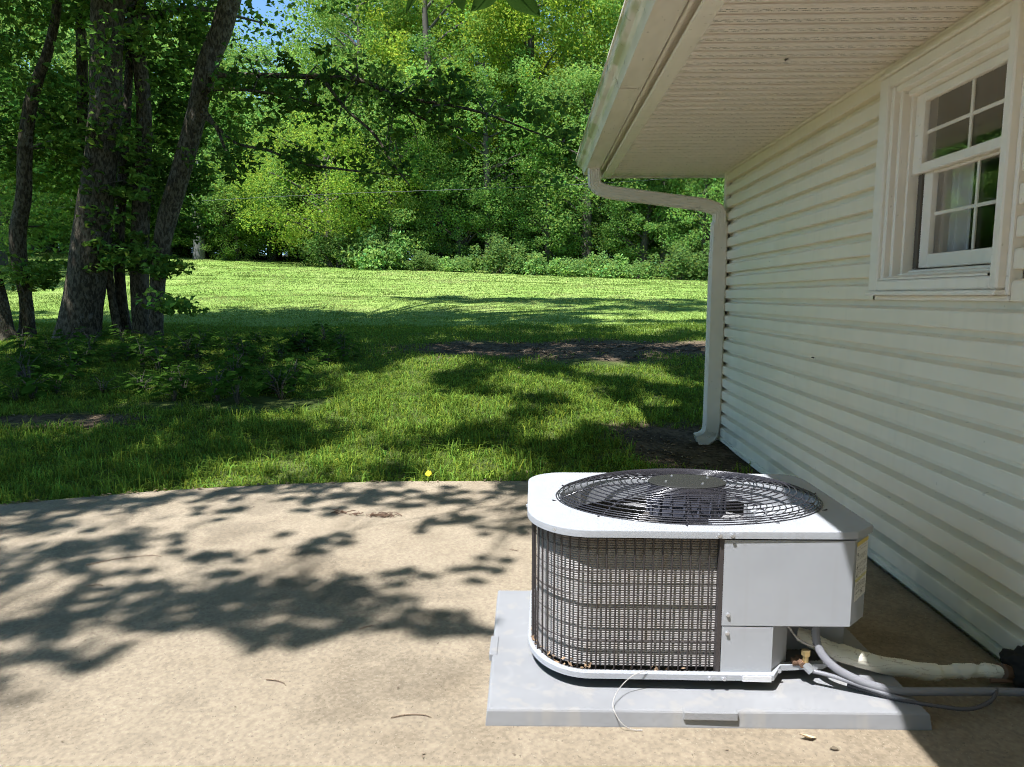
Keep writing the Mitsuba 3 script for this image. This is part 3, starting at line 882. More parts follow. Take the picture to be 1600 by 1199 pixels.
# warning label on the chamfered end and the rating strip on the rail
ea, eb = np.array([BXR, 2.226]), np.array([1.118, 2.304])
nrm = np.array([ (eb - ea)[1], -(eb - ea)[0]]); nrm /= np.linalg.norm(nrm)
la, lb2 = ea + (eb - ea) * .14 + nrm * .002, ea + (eb - ea) * .985 + nrm * .002
lvv = np.array([[*la, .352], [*lb2, .362], [*lb2, .559], [*la, .556]])
put(AC + '__warning_label', (lvv, np.array([[0, 1, 2], [0, 2, 3]])), 'm_label', uv=np.array([[0, 0], [1, 0], [1, 1], [0, 1.0]]))
labels[AC + '__warning_label'] = {'label': 'white warning label with yellow band and fine print'}
put(AC + '__rating_strip', box(.692, .786, 2.2015, 2.2045, .090, .109), 'm_plate')
# service valve
put(AC + '__service_valve', join([tube([(.905, 2.300, .125), (.905, 2.252, .123)], [.012, .010], 10), tube([(.880, 2.285, .118), (.935, 2.285, .118)], [.014, .012], 10)]), 'm_rust', smooth=40)
vc = trimesh.creation.cylinder(.0155, .016, sections=6); vc.apply_translation((.917, 2.262, .163))
put(AC + '__service_valve__brass_cap', join([vc, tube([(.917, 2.262, .12), (.917, 2.262, .157)], .010, 10)]), 'm_brass')
put(AC + '__service_valve__flare_nut', tube([(.915, 2.262, .122), (.934, 2.245, .104)], [.015, .014], 6), 'm_screw')

# pipes and cables between the unit and the wall
foam = spath([(.93, 2.375, .175), (.965, 2.36, .168), (1.02, 2.345, .142), (1.12, 2.335, .108), (1.24, 2.335, .078), (1.38, 2.345, .058), (1.50, 2.36, .050), (1.60, 2.37, .048), (1.665, 2.37, .040)], [.026, .030, .031, .030, .029, .028, .027, .025, .020], .008, 20)
fv = foam.vertices.copy()
fn_ = np.array(foam.vertex_normals)
fv += fn_ * (0.016 * (meshkit.fbm(fv * np.array([11, 24, 24]), 3, 6) - .5) - .006 * (meshkit.noise(fv * np.array([16, 5, 5]), 9) > .74))[:, None]
put('insulated_pipe', trimesh.Trimesh(fv, foam.faces, process=False), 'm_foam', smooth=40)
tag('insulated_pipe', 'pipe in pale cream foam insulation running from the air conditioner to the wall', 'pipe')
put('insulated_pipe__torn_end', join([tube([(1.630, 2.362, .050), (1.668, 2.372, .040), (1.69, 2.375, .030)], [.031, .027, .018], 12), spath([(1.58, 2.335, .032), (1.62, 2.33, .036), (1.655, 2.335, .030)], [.008, .007, .004], .01, 6)]), 'm_rust', smooth=40)
labels['insulated_pipe__torn_end'] = {'label': 'brown torn end of the foam insulation'}
put('electrical_conduit', spath([(.962, 2.30, .285), (.955, 2.285, .245), (.952, 2.27, .205), (.965, 2.25, .165), (1.005, 2.225, .128), (1.08, 2.20, .098), (1.18, 2.185, .078), (1.32, 2.20, .068), (1.46, 2.225, .056), (1.60, 2.25, .042), (1.74, 2.26, .036)], [.0138] * 6 + [.0130] * 5, .012, 12), 'm_conduit', smooth=True)
tag('electrical_conduit', 'flexible grey conduit curving down from the service panel toward the wall', 'conduit')
put('copper_line', spath([(.93, 2.247, .108), (.99, 2.222, .104), (1.08, 2.195, .085), (1.17, 2.17, .066), (1.24, 2.155, .052)], .0075, .015, 8), 'm_conduit', smooth=True)
tag('copper_line', 'thin grey line running from the brass capped valve over the pad', 'pipe')
put('black_cable', spath([(1.05, 2.24, .062), (1.18, 2.165, .060), (1.30, 2.145, .050), (1.40, 2.15, .040), (1.49, 2.19, .045), (1.54, 2.24, .055)], .0065, .015, 8), 'm_cable_dark', smooth=True)
tag('black_cable', 'black cable looping below the insulated pipe', 'cable')
put('control_wire', spath([(.84, 2.29, .272), (.862, 2.275, .245), (.885, 2.262, .215), (.915, 2.255, .198), (.95, 2.26, .185)], .0032, .01, 6), 'm_cable_grey', smooth=True)
tag('control_wire', 'thin tan control wire hanging under the service panel', 'wire')
put('loose_wire', spath([(.378, 2.200, .125), (.335, 2.185, .118), (.300, 2.17, .098), (.268, 2.13, .082), (.255, 2.095, .066), (.262, 2.068, .050), (.282, 2.058, .025), (.315, 2.06, .006), (.345, 2.062, .004)], .0014, .008, 6), 'm_cable_grey', smooth=True)
tag('loose_wire', 'loose thin wire hooked over the base rail and pad edge', 'wire')
# black sealant where the lines enter the wall
bl = trimesh.creation.icosphere(4, 1.0)
v = bl.vertices
v = v * np.array([.075, .085, .078]) * (0.72 + 0.65 * meshkit.fbm(v * 3.1 + 7, 3, 2))[:, None]
put('black_sealant', trimesh.Trimesh(v + np.array([1.742, 2.372, .050]), bl.faces, process=False), 'm_black_foam', smooth=True)
tag('black_sealant', 'ragged black sealant lump where the lines enter the wall', 'sealant')
put('conduit_fitting', join([tube([(1.655, 2.20, .028), (1.76, 2.21, .024)], .028, 14), tube([(1.645, 2.199, .028), (1.662, 2.201, .028)], .034, 8)]), 'm_conduit', smooth=40)
tag('conduit_fitting', 'grey conduit fitting low at the wall at the right edge', 'fitting')


# ------------------------------------------------------------------ foliage
def leaf_cards(P, size, rng, up=0.9, tilt=0.65, col=(.1, .2, .03), jit=.3, aspect=.62, fold=.18, ctint=None):
    """Two-triangle folded leaves at the points P. Returns vertices, faces, colours."""
    n = len(P)
    nn = rng.normal(0, tilt, (n, 3)); nn[:, 2] += up
    nn /= np.linalg.norm(nn, axis=1, keepdims=True)
    d = rng.normal(size=(n, 3))
    d -= nn * (d * nn).sum(1, keepdims=True)
    d /= np.linalg.norm(d, axis=1, keepdims=True) + 1e-9
    w = np.cross(nn, d)
    s = (size * rng.uniform(.65, 1.3, n))[:, None]
    base, tip = P - d * s * .5, P + d * s * .5 - nn * s * .10
    mid = P - d * s * .06
    L, Rr = mid + w * s * aspect * .5 + nn * s * fold, mid - w * s * aspect * .5 + nn * s * fold
    v = np.stack([base, L, tip, Rr], 1).reshape(-1, 3)
    k = np.arange(n) * 4
    f = np.stack([np.stack([k, k + 2, k + 1], -1), np.stack([k, k + 3, k + 2], -1)], 1).reshape(-1, 3)
    c = np.asarray(col)[None] * np.exp(rng.normal(0, jit, (n, 1)))
    hue = rng.normal(0, .12, (n, 1))
    c = c * np.concatenate([1 + hue, 1 + 0 * hue, 1 - hue], 1)
    if ctint is not None:
        c = c * ctint
    c = np.clip(c, .004, .9)
    return v, f, np.repeat(c, 4, 0)


def merge(parts):
    V, F, C, o = [], [], [], 0
    for v, f, c in parts:
        V.append(v); F.append(f + o); C.append(c); o += len(v)
    return np.vstack(V), np.vstack(F), np.vstack(C)


def put_leaves(key, vfc, m='m_leaf'):
    return put(key, (vfc[0], vfc[1]), m, color=vfc[2])


def clusters(centres, radii, per, rng, flat=.5, **kw):
    """Leaves scattered round cluster centres; radii per cluster; each cluster has a tone of its own."""
    n = len(centres)
    idx = np.repeat(np.arange(n), per)
    d = rng.normal(size=(len(idx), 3))
    d /= np.linalg.norm(d, axis=1, keepdims=True)
    d *= (rng.uniform(0, 1, (len(idx), 1)) ** (1 / 2.2))
    P = centres[idx] + d * radii[idx][:, None] * np.array([1, 1, flat])
    tone = np.exp(rng.normal(0, .16, (n, 1)))[idx]
    return leaf_cards(P, rng=rng, ctint=tone, **kw)


# --- the woods: variants as shape groups
def tree_variant(seed, h, rx, crown0, ncl, per, col, size, flat=.72, trunk_r=.3, edge=.55):
    rng = np.random.default_rng(seed)
    lean = rng.normal(0, .25, 2)
    tp = np.array([(0, 0, -.5), (lean[0] * .3, lean[1] * .3, h * .3), (lean[0], lean[1], h * .6), (lean[0] * 1.3, lean[1] * 1.3, h * .93)])
    tr = [tube(*smooth_path(tp, [trunk_r * 1.25, trunk_r, trunk_r * .62, .04], 1.0), 8)]
    # cluster centres on an uneven crown
    cs, rad = [], []
    lump = rng.normal(0, 1, (7, 3)); lump /= np.linalg.norm(lump, axis=1, keepdims=True)
    lw = rng.uniform(-.16, .30, 7)
    while len(cs) < ncl:
        d = rng.normal(size=3); d /= np.linalg.norm(d)
        r = edge + (1.02 - edge) * rng.uniform() ** .6
        r *= 1 + sum(w * max(0, d @ l) ** 3 for w, l in zip(lw, lump))
        zc = crown0 + (h - crown0) * .5
        P = np.array([d[0] * rx * r, d[1] * rx * r, zc + d[2] * (h - crown0) * .5 * r])
        if P[2] < crown0 * .8:
            continue
        cs.append(P); rad.append(rng.uniform(.6, 1.25) * rx * .27)
    cs, rad = np.array(cs), np.array(rad)
    for k in rng.choice(len(cs), min(16, len(cs)), replace=False):
        z0 = max(h * .18, cs[k, 2] - rng.uniform(1.0, 2.5))
        x0 = np.interp(z0, tp[:, 2], tp[:, 0]); y0 = np.interp(z0, tp[:, 2], tp[:, 1])
        a = np.array([x0, y0, z0]); b = cs[k]
        tr.append(tube(*smooth_path([a, a * .5 + b * .5 + np.array([0, 0, .25]), b], [trunk_r * .35, trunk_r * .2, .02], .8), 5))
    return join(tr), clusters(cs, rad, per, rng, flat, size=size, col=col, jit=.16, tilt=1.0, up=.75)


VARIANTS = {
    'ash': (11, 20, 5.0, 4.0, 150, 165, (.29, .44, .09), .205),
    'maple': (12, 18, 5.2, 2.6, 150, 165, (.23, .39, .090), .205),
    'locust': (13, 23, 4.6, 5.5, 150, 160, (.38, .49, .065), .20),
    'elm': (14, 16, 4.8, 1.2, 150, 165, (.27, .42, .10), .195),
    'understory': (15, 8, 3.2, .4, 90, 150, (.215, .365, .09), .165),
    'spreading': (16, 9.5, 5.6, 1.4, 130, 170, (.33, .46, .07), .175),
}
for name, a in VARIANTS.items():
    tk, cr = tree_variant(*a)
    scene['group_' + name] = {'type': 'shapegroup', 'trunk': mikit.ply(tk, 'm_far_bark', smooth=True), 'crown': mikit.ply((cr[0], cr[1]), 'm_leaf', color=cr[2])}
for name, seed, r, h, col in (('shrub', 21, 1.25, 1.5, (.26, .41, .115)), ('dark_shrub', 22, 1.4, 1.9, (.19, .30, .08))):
    rng = np.random.default_rng(seed)
    cs = []
    for k in range(60):
        d = rng.normal(size=3); d[2] = abs(d[2]); d /= np.linalg.norm(d)
        q_ = rng.uniform(.45, 1) ** .5
        q_ *= rng.uniform(.75, 1.3)
        cs.append((d[0] * r * q_, d[1] * r * q_, .12 + d[2] * h * .85 * q_ * rng.uniform(.6, 1.15)))
    cs = np.array(cs)
    cr = clusters(cs, rng.uniform(.25, .65, len(cs)), 62, rng, .8, size=.16, col=col, jit=.25, tilt=.8)
    st = join([tube(*smooth_path([(0, 0, -.2), tuple(c * np.array([.5, .5, .6])), tuple(c)], [.03, .02, .006], .4), 5) for c in cs[:14]])
    scene['group_' + name] = {'type': 'shapegroup', 'stem': mikit.ply(st, 'm_far_bark'), 'crown': mikit.ply((cr[0], cr[1]), 'm_leaf', color=cr[2])}


def instance(key, group, x, y, s=(1, 1, 1), rot=0.0, dz=0.0):
    n = 1
    k = key
    while k in scene:
        k = f'{key}_{n:03d}'; n += 1
    scene[k] = {'type': 'instance', 'group': {'type': 'ref', 'id': 'group_' + group},
                'to_world': T().translate([float(x), float(y), float(terrain(x, y)) + dz]).rotate([0, 0, 1], float(rot)).scale([float(a) for a in s])}
    return k


LAB = {
    'ash': ('tall leafy green tree in the woods beyond the lawn', 'tall green trees in the woods'),
    'maple': ('dense dark green tree in the woods beyond the lawn', 'dark green trees in the woods'),
    'locust': ('very tall yellow green tree rising in the woods beyond the lawn', 'tall yellow green trees in the woods'),
    'elm': ('broad mid green tree low branched at the wood edge', 'broad low branched trees at the wood edge'),
    'understory': ('short bushy young tree in the shade along the wood edge', 'young trees along the wood edge'),
}
rw = np.random.default_rng(77)
# (variant, x, y, scale xy, scale z)
WOODS = [
    # the wood edge right of the opening
    ('locust', -6.5, 50, 1.15, 1.10), ('locust', .5, 51, 1.1, 1.06), ('ash', -11.8, 51, 1.0, 1.1), ('elm', -9.5, 47.5, .95, .85), ('maple', -3.0, 48.0, .9, .80), ('elm', 3.5, 47.5, 1.0, .85),
    ('ash', 6.5, 51, 1.1, 1.2), ('maple', 8.5, 46.5, .9, .85), ('elm', 12.5, 46, 1.0, .9), ('ash', 14, 50, 1.1, 1.2), ('maple', 19, 48, 1.1, 1.2),
    # behind
    ('ash', -9, 58, 1.3, 1.35), ('locust', -2.5, 59, 1.3, 1.3), ('maple', 4, 58, 1.3, 1.45), ('ash', 11, 57, 1.3, 1.4), ('locust', 18, 57, 1.3, 1.3), ('maple', -12.5, 61, 1.2, 1.3),
    ('maple', 0, 68, 1.5, 1.6), ('ash', -13, 69, 1.5, 1.35), ('ash', 10, 67, 1.5, 1.6), ('maple', 21, 66, 1.5, 1.6),
    # left of the opening: lower trees so the sky shows
    ('maple', -19.0, 56, 1.15, .88), ('ash', -24.5, 57, 1.1, .74), ('elm', -28, 54, 1.15, 1.1), ('maple', -20, 67, 1.3, .86), ('maple', -27, 68, 1.3, .90), ('ash', -33, 62, 1.3, 1.25),
    ('elm', -34, 52, 1.2, 1.25), ('maple', -39, 56, 1.2, 1.4), ('ash', -41, 48, 1.2, 1.2), ('elm', -46, 52, 1.3, 1.3), ('maple', -48, 43, 1.2, 1.2), ('ash', -36, 70, 1.5, 1.5), ('ash', -52, 60, 1.5, 1.5),
    # the left margin, nearer
    ('elm', -27.5, 36, .95, .9), ('maple', -34, 38, 1.0, 1.0), ('elm', -24.5, 29, .8, .75), ('ash', -31, 30, .9, .9), ('maple', -38, 29, 1.0, 1.0), ('elm', -21.0, 22.5, .62, .62), ('maple', -26, 21, .8, .8),
]
for (v, x, y, sx, sz) in WOODS:
    nm = {'ash': 'ash_tree', 'maple': 'maple_tree', 'locust': 'locust_tree', 'elm': 'elm_tree'}[v]
    k = instance('forest_' + nm, v, x, y, (sx, sx, sz), rw.uniform(0, 360))
    zone = (' behind the left trunks', ' left of centre', ' between the centre and the eave', ' behind the house eave')[int(np.searchsorted([-.55, -.2, .1], x / y))]
    near = ' and nearer' if x < -20 and y < 40 else ''
    tag(k, LAB[v][0].replace(' beyond the lawn', '').replace('mid green ', '') + near + zone, 'tree', LAB[v][1] + near + zone)
for (x, y, sx, sz) in [(-21.5, 49, 1.0, .9), (-18.5, 50, .95, .85), (-15, 50, .95, 1.0), (-11, 48, .8, .7), (-5, 48.5, .9, .75), (1, 48, .85, .7), (7, 46.5, .85, .75), (10.5, 44, .9, .9), (13.5, 43, .9, .8), (-25.5, 49, 1.1, .9), (-29.5, 47, 1.0, 1.0), (-33, 45, 1.0, 1.0), (-37, 42, 1.0, 1.0)]:
    k = instance('understory_tree', 'understory', x, y, (sx, sx, sz), rw.uniform(0, 360))
    zone = (' behind the left trunks', ' left of centre', ' right of centre')[int(np.searchsorted([-.55, -.2], x / y))]
    tag(k, LAB['understory'][0] + zone, 'tree', LAB['understory'][1] + zone)
k = instance('spreading_tree', 'spreading', -13.0, 45.5, (.95, .8, .92), 40)
tag(k, 'bright yellow green tree with low spreading boughs over the far lawn edge', 'tree')
SH = [(-12.2, 43.6, 1.25, 1.30, 'dark_shrub', 'dark green shrub at the far lawn edge below the spreading bright tree'),
      (-9.6, 43.6, 1.6, 1.7, 'shrub', 'round leafy shrub at the far lawn edge beside the dark shrub'),
      (-7.0, 43.8, .95, .6, 'dark_shrub', 'low dark shrub between the two rounder shrubs at the lawn edge'),
      (-4.6, 43.2, .95, .7, 'shrub', 'leafy shrub straight across the lawn at the wood edge'),
      (-2.2, 43, 1.3, 1.15, 'dark_shrub', 'dark rounded shrub at the centre of the wood edge'),
      (-.2, 42.4, 1.0, .95, 'shrub', 'pale green shrub just right of the dark central shrub'),
      (2.0, 41.9, 1.0, .8, 'shrub', 'bright pale shrub in the middle of the low hedge left of the downspout'),
      (4.0, 41.5, 1.15, 1.0, 'shrub', 'bright pale shrub toward the right of the low hedge'),
      (5.9, 41.1, .9, .72, 'shrub', 'pale shrub at the right end of the low hedge'),
      (8.2, 40.9, 1.3, 1.0, 'dark_shrub', 'dark shaded shrub at the lawn edge next to the downspout'),
      (10.5, 40.6, 1.3, 1.1, 'dark_shrub', 'dark shrub at the lawn edge behind the downspout')]
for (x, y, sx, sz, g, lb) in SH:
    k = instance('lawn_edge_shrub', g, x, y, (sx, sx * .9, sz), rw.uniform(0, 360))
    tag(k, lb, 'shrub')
# the wood behind, one mass: rows of trees that only show between the nearer ones
nfar = 0
for (yy, x0, x1, st, hmax) in ((50.5, -36, -14, 3.0, .62), (54, -60, 24, 4.2, 1.0), (63, -70, 28, 4.6, 1.15), (74, -85, 34, 5.0, 1.3)):
    for x in np.arange(x0, x1, st):
        nfar += 1
        xx, yv = x + rw.uniform(-1.2, 1.2), yy + rw.uniform(-2.5, 2.5)
        g = ('understory', 'elm')[int(rw.uniform() < .5)]
        sc = hmax * (rw.uniform(1.15, 1.5) if g == 'understory' else rw.uniform(.6, .85))
        scene[f'distant_woods__{nfar:03d}'] = {'type': 'instance', 'group': {'type': 'ref', 'id': 'group_' + g},
                                              'to_world': T().translate([float(xx), float(yv), float(terrain(xx, yv)) - .6]).rotate([0, 0, 1], float(rw.uniform(0, 360))).scale([float(sc * 1.1), float(sc * 1.1), float(sc)])}
tag('distant_woods', 'mass of green woods behind the nearer trees', 'woods', kind='stuff')
# unseen woods behind the camera, added to cut the skylight
nsur = 0
for (x, y, g, sc) in [(-16, -14, 'ash', 1.1), (-10, -17, 'maple', 1.1), (-3, -18, 'ash', 1.1), (4, -18, 'maple', 1.1),
                      (-14, -23, 'ash', 1.2), (-5, -25, 'locust', 1.2), (5, -26, 'ash', 1.2), (-13, -18, 'understory', 1.4), (-6, -20, 'understory', 1.4), (1, -20, 'understory', 1.4), (8, -20, 'understory', 1.4)]:
    nsur += 1
    scene[f'sky_blocker_woods__{nsur:03d}'] = {'type': 'instance', 'group': {'type': 'ref', 'id': 'group_' + g},
                                       'to_world': T().translate([float(x), float(y), float(terrain(x, y)) - .2]).rotate([0, 0, 1], float(rw.uniform(0, 360))).scale([float(sc), float(sc), float(sc)])}
tag('sky_blocker_woods', 'unseen woods added behind the camera to block skylight', 'woods', kind='stuff')
# pale dead trunk standing in the wood edge at the left
zt = float(terrain(-22.5, 47.5))
put('pale_snag', spath([(-22.6, 47.5, zt - .3), (-22.5, 47.5, zt + 2), (-22.6, 47.6, zt + 4.5), (-22.3, 47.6, zt + 6.5)], [.42, .33, .28, .2], .5, 10), 'm_pale_bark', smooth=True)
tag('pale_snag', 'pale grey dead trunk standing at the left wood edge', 'tree trunk')


# --- the trees at the edge of the bank
def bark_tube(rows, step=.10, sides=18, flare=0.0, seed=0):
    a = np.array(rows)
    p, r = smooth_path(a[:, :3], a[:, 3], step)
    m = tube(p, r, sides)
    v = m.vertices.copy()
    nn = v[:len(p) * sides].reshape(len(p), sides, 3) - p[:, None]
    d = meshkit.fbm(np.stack([nn[..., 0] * 6 / r[:, None] * .3 + p[:, None, 0], nn[..., 1] * 6 / r[:, None] * .3, p[:, None, 2] * 1.2 + 0 * nn[..., 0]], -1), 3, seed)
    sc = 1 + .16 * (d - .5)
    if flare:
        ang = np.arctan2(nn[..., 1], nn[..., 0])
        low = np.clip(1 - (p[:, 2] - p[0, 2]) / .7, 0, 1)[:, None] ** 2
        sc = sc + flare * low * (.4 + .6 * np.abs(np.sin(ang * 2.5 + seed)))
    v[:len(p) * sides] = (p[:, None] + nn * sc[..., None]).reshape(-1, 3)
    return trimesh.Trimesh(v, m.faces, process=False)


big = [(-7.98, 12.0, 0.30, 0.44), (-7.95, 12.0, 0.54, 0.40), (-7.88, 12.0, 0.78, 0.365), (-7.76, 12.0, 1.31, 0.335), (-7.55, 12.0, 2.31, 0.316), (-7.35, 12.0, 3.31, 0.284), (-7.16, 12.0, 4.28, 0.267), (-7.08, 12.0, 5.24, 0.262), (-6.98, 12.0, 6.16, 0.262), (-6.84, 12.0, 7.62, 0.229), (-6.58, 12.0, 9.95, 0.153), (-6.3, 12.0, 12.5, .06)]
curvy = [(-9.04, 12.3, 0.34, 0.24), (-9.04, 12.3, 0.64, 0.212), (-9.02, 12.3, 0.77, 0.168), (-9.0, 12.3, 1.30, 0.134), (-9.06, 12.3, 2.09, 0.168), (-9.02, 12.3, 2.55, 0.168), (-8.88, 12.3, 3.11, 0.157), (-8.79, 12.3, 3.86, 0.145), (-8.63, 12.3, 4.61, 0.134), (-8.44, 12.3, 5.09, 0.112), (-8.25, 12.3, 5.48, 0.101), (-8.02, 12.3, 6.29, 0.089), (-7.84, 12.3, 7.79, 0.067), (-7.7, 12.3, 9.5, .03)]
left = [(-9.12, 12.0, 0.31, 0.21), (-9.14, 12.0, 0.61, 0.175), (-9.18, 12.0, 0.74, 0.142), (-9.24, 12.0, 1.31, 0.120), (-9.33, 12.0, 1.82, 0.109), (-9.52, 12.0, 3.11, 0.098), (-9.54, 12.0, 5.19, 0.087), (-9.40, 12.0, 7.66, 0.065), (-9.3, 12, 9, .03)]
s1 = [(-7.31, 12.2, 0.30, 0.1), (-7.31, 12.2, 0.60, 0.089), (-7.32, 12.2, 0.77, 0.078), (-7.38, 12.2, 1.27, 0.067), (-7.40, 12.2, 1.94, 0.067), (-7.31, 12.2, 2.81, 0.055), (-7.12, 12.2, 4.19, 0.044), (-6.96, 12.2, 5.63, 0.028), (-6.9, 12.2, 6.6, .012)]
s2 = [(-7.32, 12.5, 0.30, 0.14), (-7.32, 12.5, 0.56, 0.125), (-7.34, 12.5, 0.70, 0.102), (-7.39, 12.5, 1.27, 0.091), (-7.38, 12.5, 2.06, 0.091), (-7.26, 12.5, 3.17, 0.080), (-7.04, 12.5, 4.79, 0.068), (-6.87, 12.5, 6.36, 0.057), (-6.70, 12.5, 8.37, 0.02)]
s3 = [(-7.01, 12.4, 0.30, 0.21), (-7.01, 12.4, 0.59, 0.192), (-7.0, 12.4, 0.76, 0.158), (-7.0, 12.4, 1.30, 0.147), (-6.96, 12.4, 2.06, 0.158), (-6.84, 12.4, 3.16, 0.147), (-6.72, 12.4, 4.45, 0.124), (-6.75, 12.4, 5.70, 0.113), (-6.69, 12.4, 6.32, 0.113), (-6.52, 12.4, 8.31, 0.07), (-6.4, 12.4, 10, .03)]
s4 = [(-6.61, 12.1, 0.30, 0.19), (-6.60, 12.1, 0.61, 0.165), (-6.58, 12.1, 0.81, 0.132), (-6.52, 12.1, 1.38, 0.143), (-6.43, 12.1, 2.04, 0.154), (-6.26, 12.1, 2.68, 0.187), (-6.06, 12.1, 3.22, 0.187), (-5.69, 12.1, 4.29, 0.187), (-5.42, 12.1, 5.18, 0.198), (-5.18, 12.1, 5.68, 0.187), (-5.0, 12.1, 6.18, 0.187), (-4.69, 12.1, 6.96, 0.165), (-4.15, 12.1, 8.58, 0.110), (-3.6, 12, 10.2, .04)]
back = [(-8.35, 13.2, 0.35, 0.12), (-8.35, 13.2, 0.66, 0.108), (-8.29, 13.2, 2.10, 0.108), (-8.32, 13.2, 3.51, 0.096), (-8.31, 13.2, 4.43, 0.096), (-8.24, 13.2, 5.55, 0.096), (-8.20, 13.2, 6.65, 0.084), (-8.09, 13.2, 8.78, 0.03)]
b1 = [(-5.45, 12.1, 4.95, 0.085), (-5.34, 12.0, 4.97, 0.076), (-4.52, 11.81, 4.90, 0.059), (-3.62, 11.62, 4.82, 0.053), (-2.76, 11.44, 4.71, 0.047), (-2.12, 11.25, 4.41, 0.041), (-1.31, 11.06, 4.22, 0.032), (-0.71, 10.88, 4.04, 0.026), (-0.05, 10.69, 3.75, 0.019), (0.42, 10.50, 3.55, 0.011)]
b1b = [(-2.31, 11.27, 4.49, 0.031), (-1.71, 11.10, 4.04, 0.025), (-1.11, 11.00, 3.87, 0.020), (-0.62, 10.90, 3.71, 0.010)]
b2 = [(-5.6, 12.1, 4.5, .05), (-5.49, 12.0, 4.44, 0.044), (-5.21, 11.87, 4.10, 0.032), (-4.85, 11.73, 3.82, 0.032), (-4.28, 11.60, 3.68, 0.030), (-3.72, 11.47, 3.46, 0.026), (-2.77, 11.33, 3.30, 0.021), (-1.94, 11.20, 3.21, 0.010)]
b3 = [(-5.53, 12.0, 4.34, 0.044), (-5.25, 11.90, 4.11, 0.037), (-5.07, 11.80, 3.73, 0.032), (-4.90, 11.70, 3.51, 0.021), (-4.76, 11.60, 3.36, 0.013)]
b4 = [(-3.62, 11.62, 4.82, .045), (-3.35, 11.40, 4.75, 0.041), (-2.94, 11.32, 4.25, 0.031), (-2.48, 11.25, 3.84, 0.031), (-2.23, 11.18, 3.44, 0.024), (-1.92, 11.10, 3.04, 0.014)]
b5 = [(-5.40, 12.05, 4.76, .05), (-5.30, 11.90, 4.72, 0.043), (-4.69, 11.70, 4.65, 0.032), (-4.0, 11.50, 4.50, 0.025), (-3.33, 11.30, 4.29, 0.016)]

put('bank_tree__trunk', bark_tube([(a, b, c, r * .93) for a, b, c, r in big], .09, 26, .10, 3), 'm_bark', smooth=True)
tag('bank_tree', 'thickest dark trunked tree of the group standing on the left bank', 'tree')
put('crooked_tree__trunk', bark_tube([(a, b, c, r * .78) for a, b, c, r in curvy], .09, 16, .2, 4), 'm_bark', smooth=True)
tag('crooked_tree', 'crooked slender tree just left of the thickest trunk', 'tree')
put('edge_tree__trunk', bark_tube(left, .12, 12, .2, 5), 'm_bark', smooth=True)
tag('edge_tree', 'leaning tree trunk cut off by the left edge of the photo', 'tree')
put('multi_stem_tree__leaning_stem', bark_tube([(a, b, c, r * .86) for a, b, c, r in s4], .09, 18, .15, 6), 'm_bark', smooth=True)
put('multi_stem_tree__stem', bark_tube(s3, .10, 14, .15, 7), 'm_bark', smooth=True)
put('multi_stem_tree__stem', bark_tube(s2, .10, 12, .1, 8), 'm_bark', smooth=True)
put('multi_stem_tree__stem', bark_tube(s1, .12, 10, .1, 9), 'm_bark', smooth=True)
for bb in (b1, b2, b3, b4, b5, b1b):
    put('multi_stem_tree__branch', bark_tube([(a, b, c, r * .75) for a, b, c, r in bb], .12, 8, 0, 10), 'm_bark', smooth=True)
tag('multi_stem_tree', 'clump of several dark stems with one leaning right and long drooping branches', 'tree')
put('slim_tree__trunk', bark_tube(back, .14, 10, .1, 11), 'm_bark', smooth=True)
tag('slim_tree', 'slim straight tree half hidden behind the thickest trunk', 'tree')

rt = np.random.default_rng(31)
DARKLEAF, MIDLEAF = (.10, .185, .034), (.155, .27, .048)


def along(rows, n, spread, rng, lo=.15):
    a = np.array(rows)[:, :3]
    L = np.concatenate([[0], np.cumsum(np.linalg.norm(np.diff(a, axis=0), axis=1))])
    t = rng.uniform(lo, 1, n) * L[-1]
    P = np.column_stack([np.interp(t, L, a[:, k]) for k in range(3)])
    return P + rng.normal(0, 1, (n, 3)) * np.array(spread)


def twigs(P, rows, rng, n):
    """Thin twigs from the nearest limb point to some cluster centres."""
    a = np.array(rows)[:, :3]
    out = []
    for k in rng.choice(len(P), min(n, len(P)), replace=False):
        d = np.linalg.norm(a - P[k], axis=1)
        b = a[int(np.argmin(d))]
        if d.min() < 1.1:
            out.append(tube([b, (b + P[k]) / 2 + rng.normal(0, .06, 3) + np.array([0, 0, .1]), P[k]], [.018, .010, .004], 4, cap=False))
    return out


# drooping boughs of the multi-stem tree
C1 = np.vstack([along(b1, 60, (.22, .25, .20), rt, .1), along(b1[4:], 10, (.3, .25, .22), rt, 0), along(b1b, 12, (.2, .2, .16), rt), along(b2, 16, (.18, .2, .10), rt, .35), along(b3, 14, (.18, .2, .14), rt), along(b4, 18, (.22, .22, .18), rt), along(b5, 34, (.28, .25, .22), rt)])
crown_a = clusters(C1, rt.uniform(.16, .36, len(C1)), 20, rt, .55, size=.125, col=DARKLEAF, jit=.25, tilt=.6)
# upper crown, mostly above the frame
U = np.vstack([along(s4[8:], 46, (.9, 1.0, .7), rt, 0), along(s3[6:], 46, (1.0, .9, .8), rt, 0), rt.uniform((-8.0, 11.2, 5.2), (-4.2, 13.4, 9.2), (44, 3))])
U = U[~((U[:, 0] > -5.75) & (U[:, 2] < 7.3))]
crown_b = clusters(U, rt.uniform(.35, .75, len(U)), 75, rt, .5, size=.12, col=MIDLEAF, jit=.25, tilt=.6)
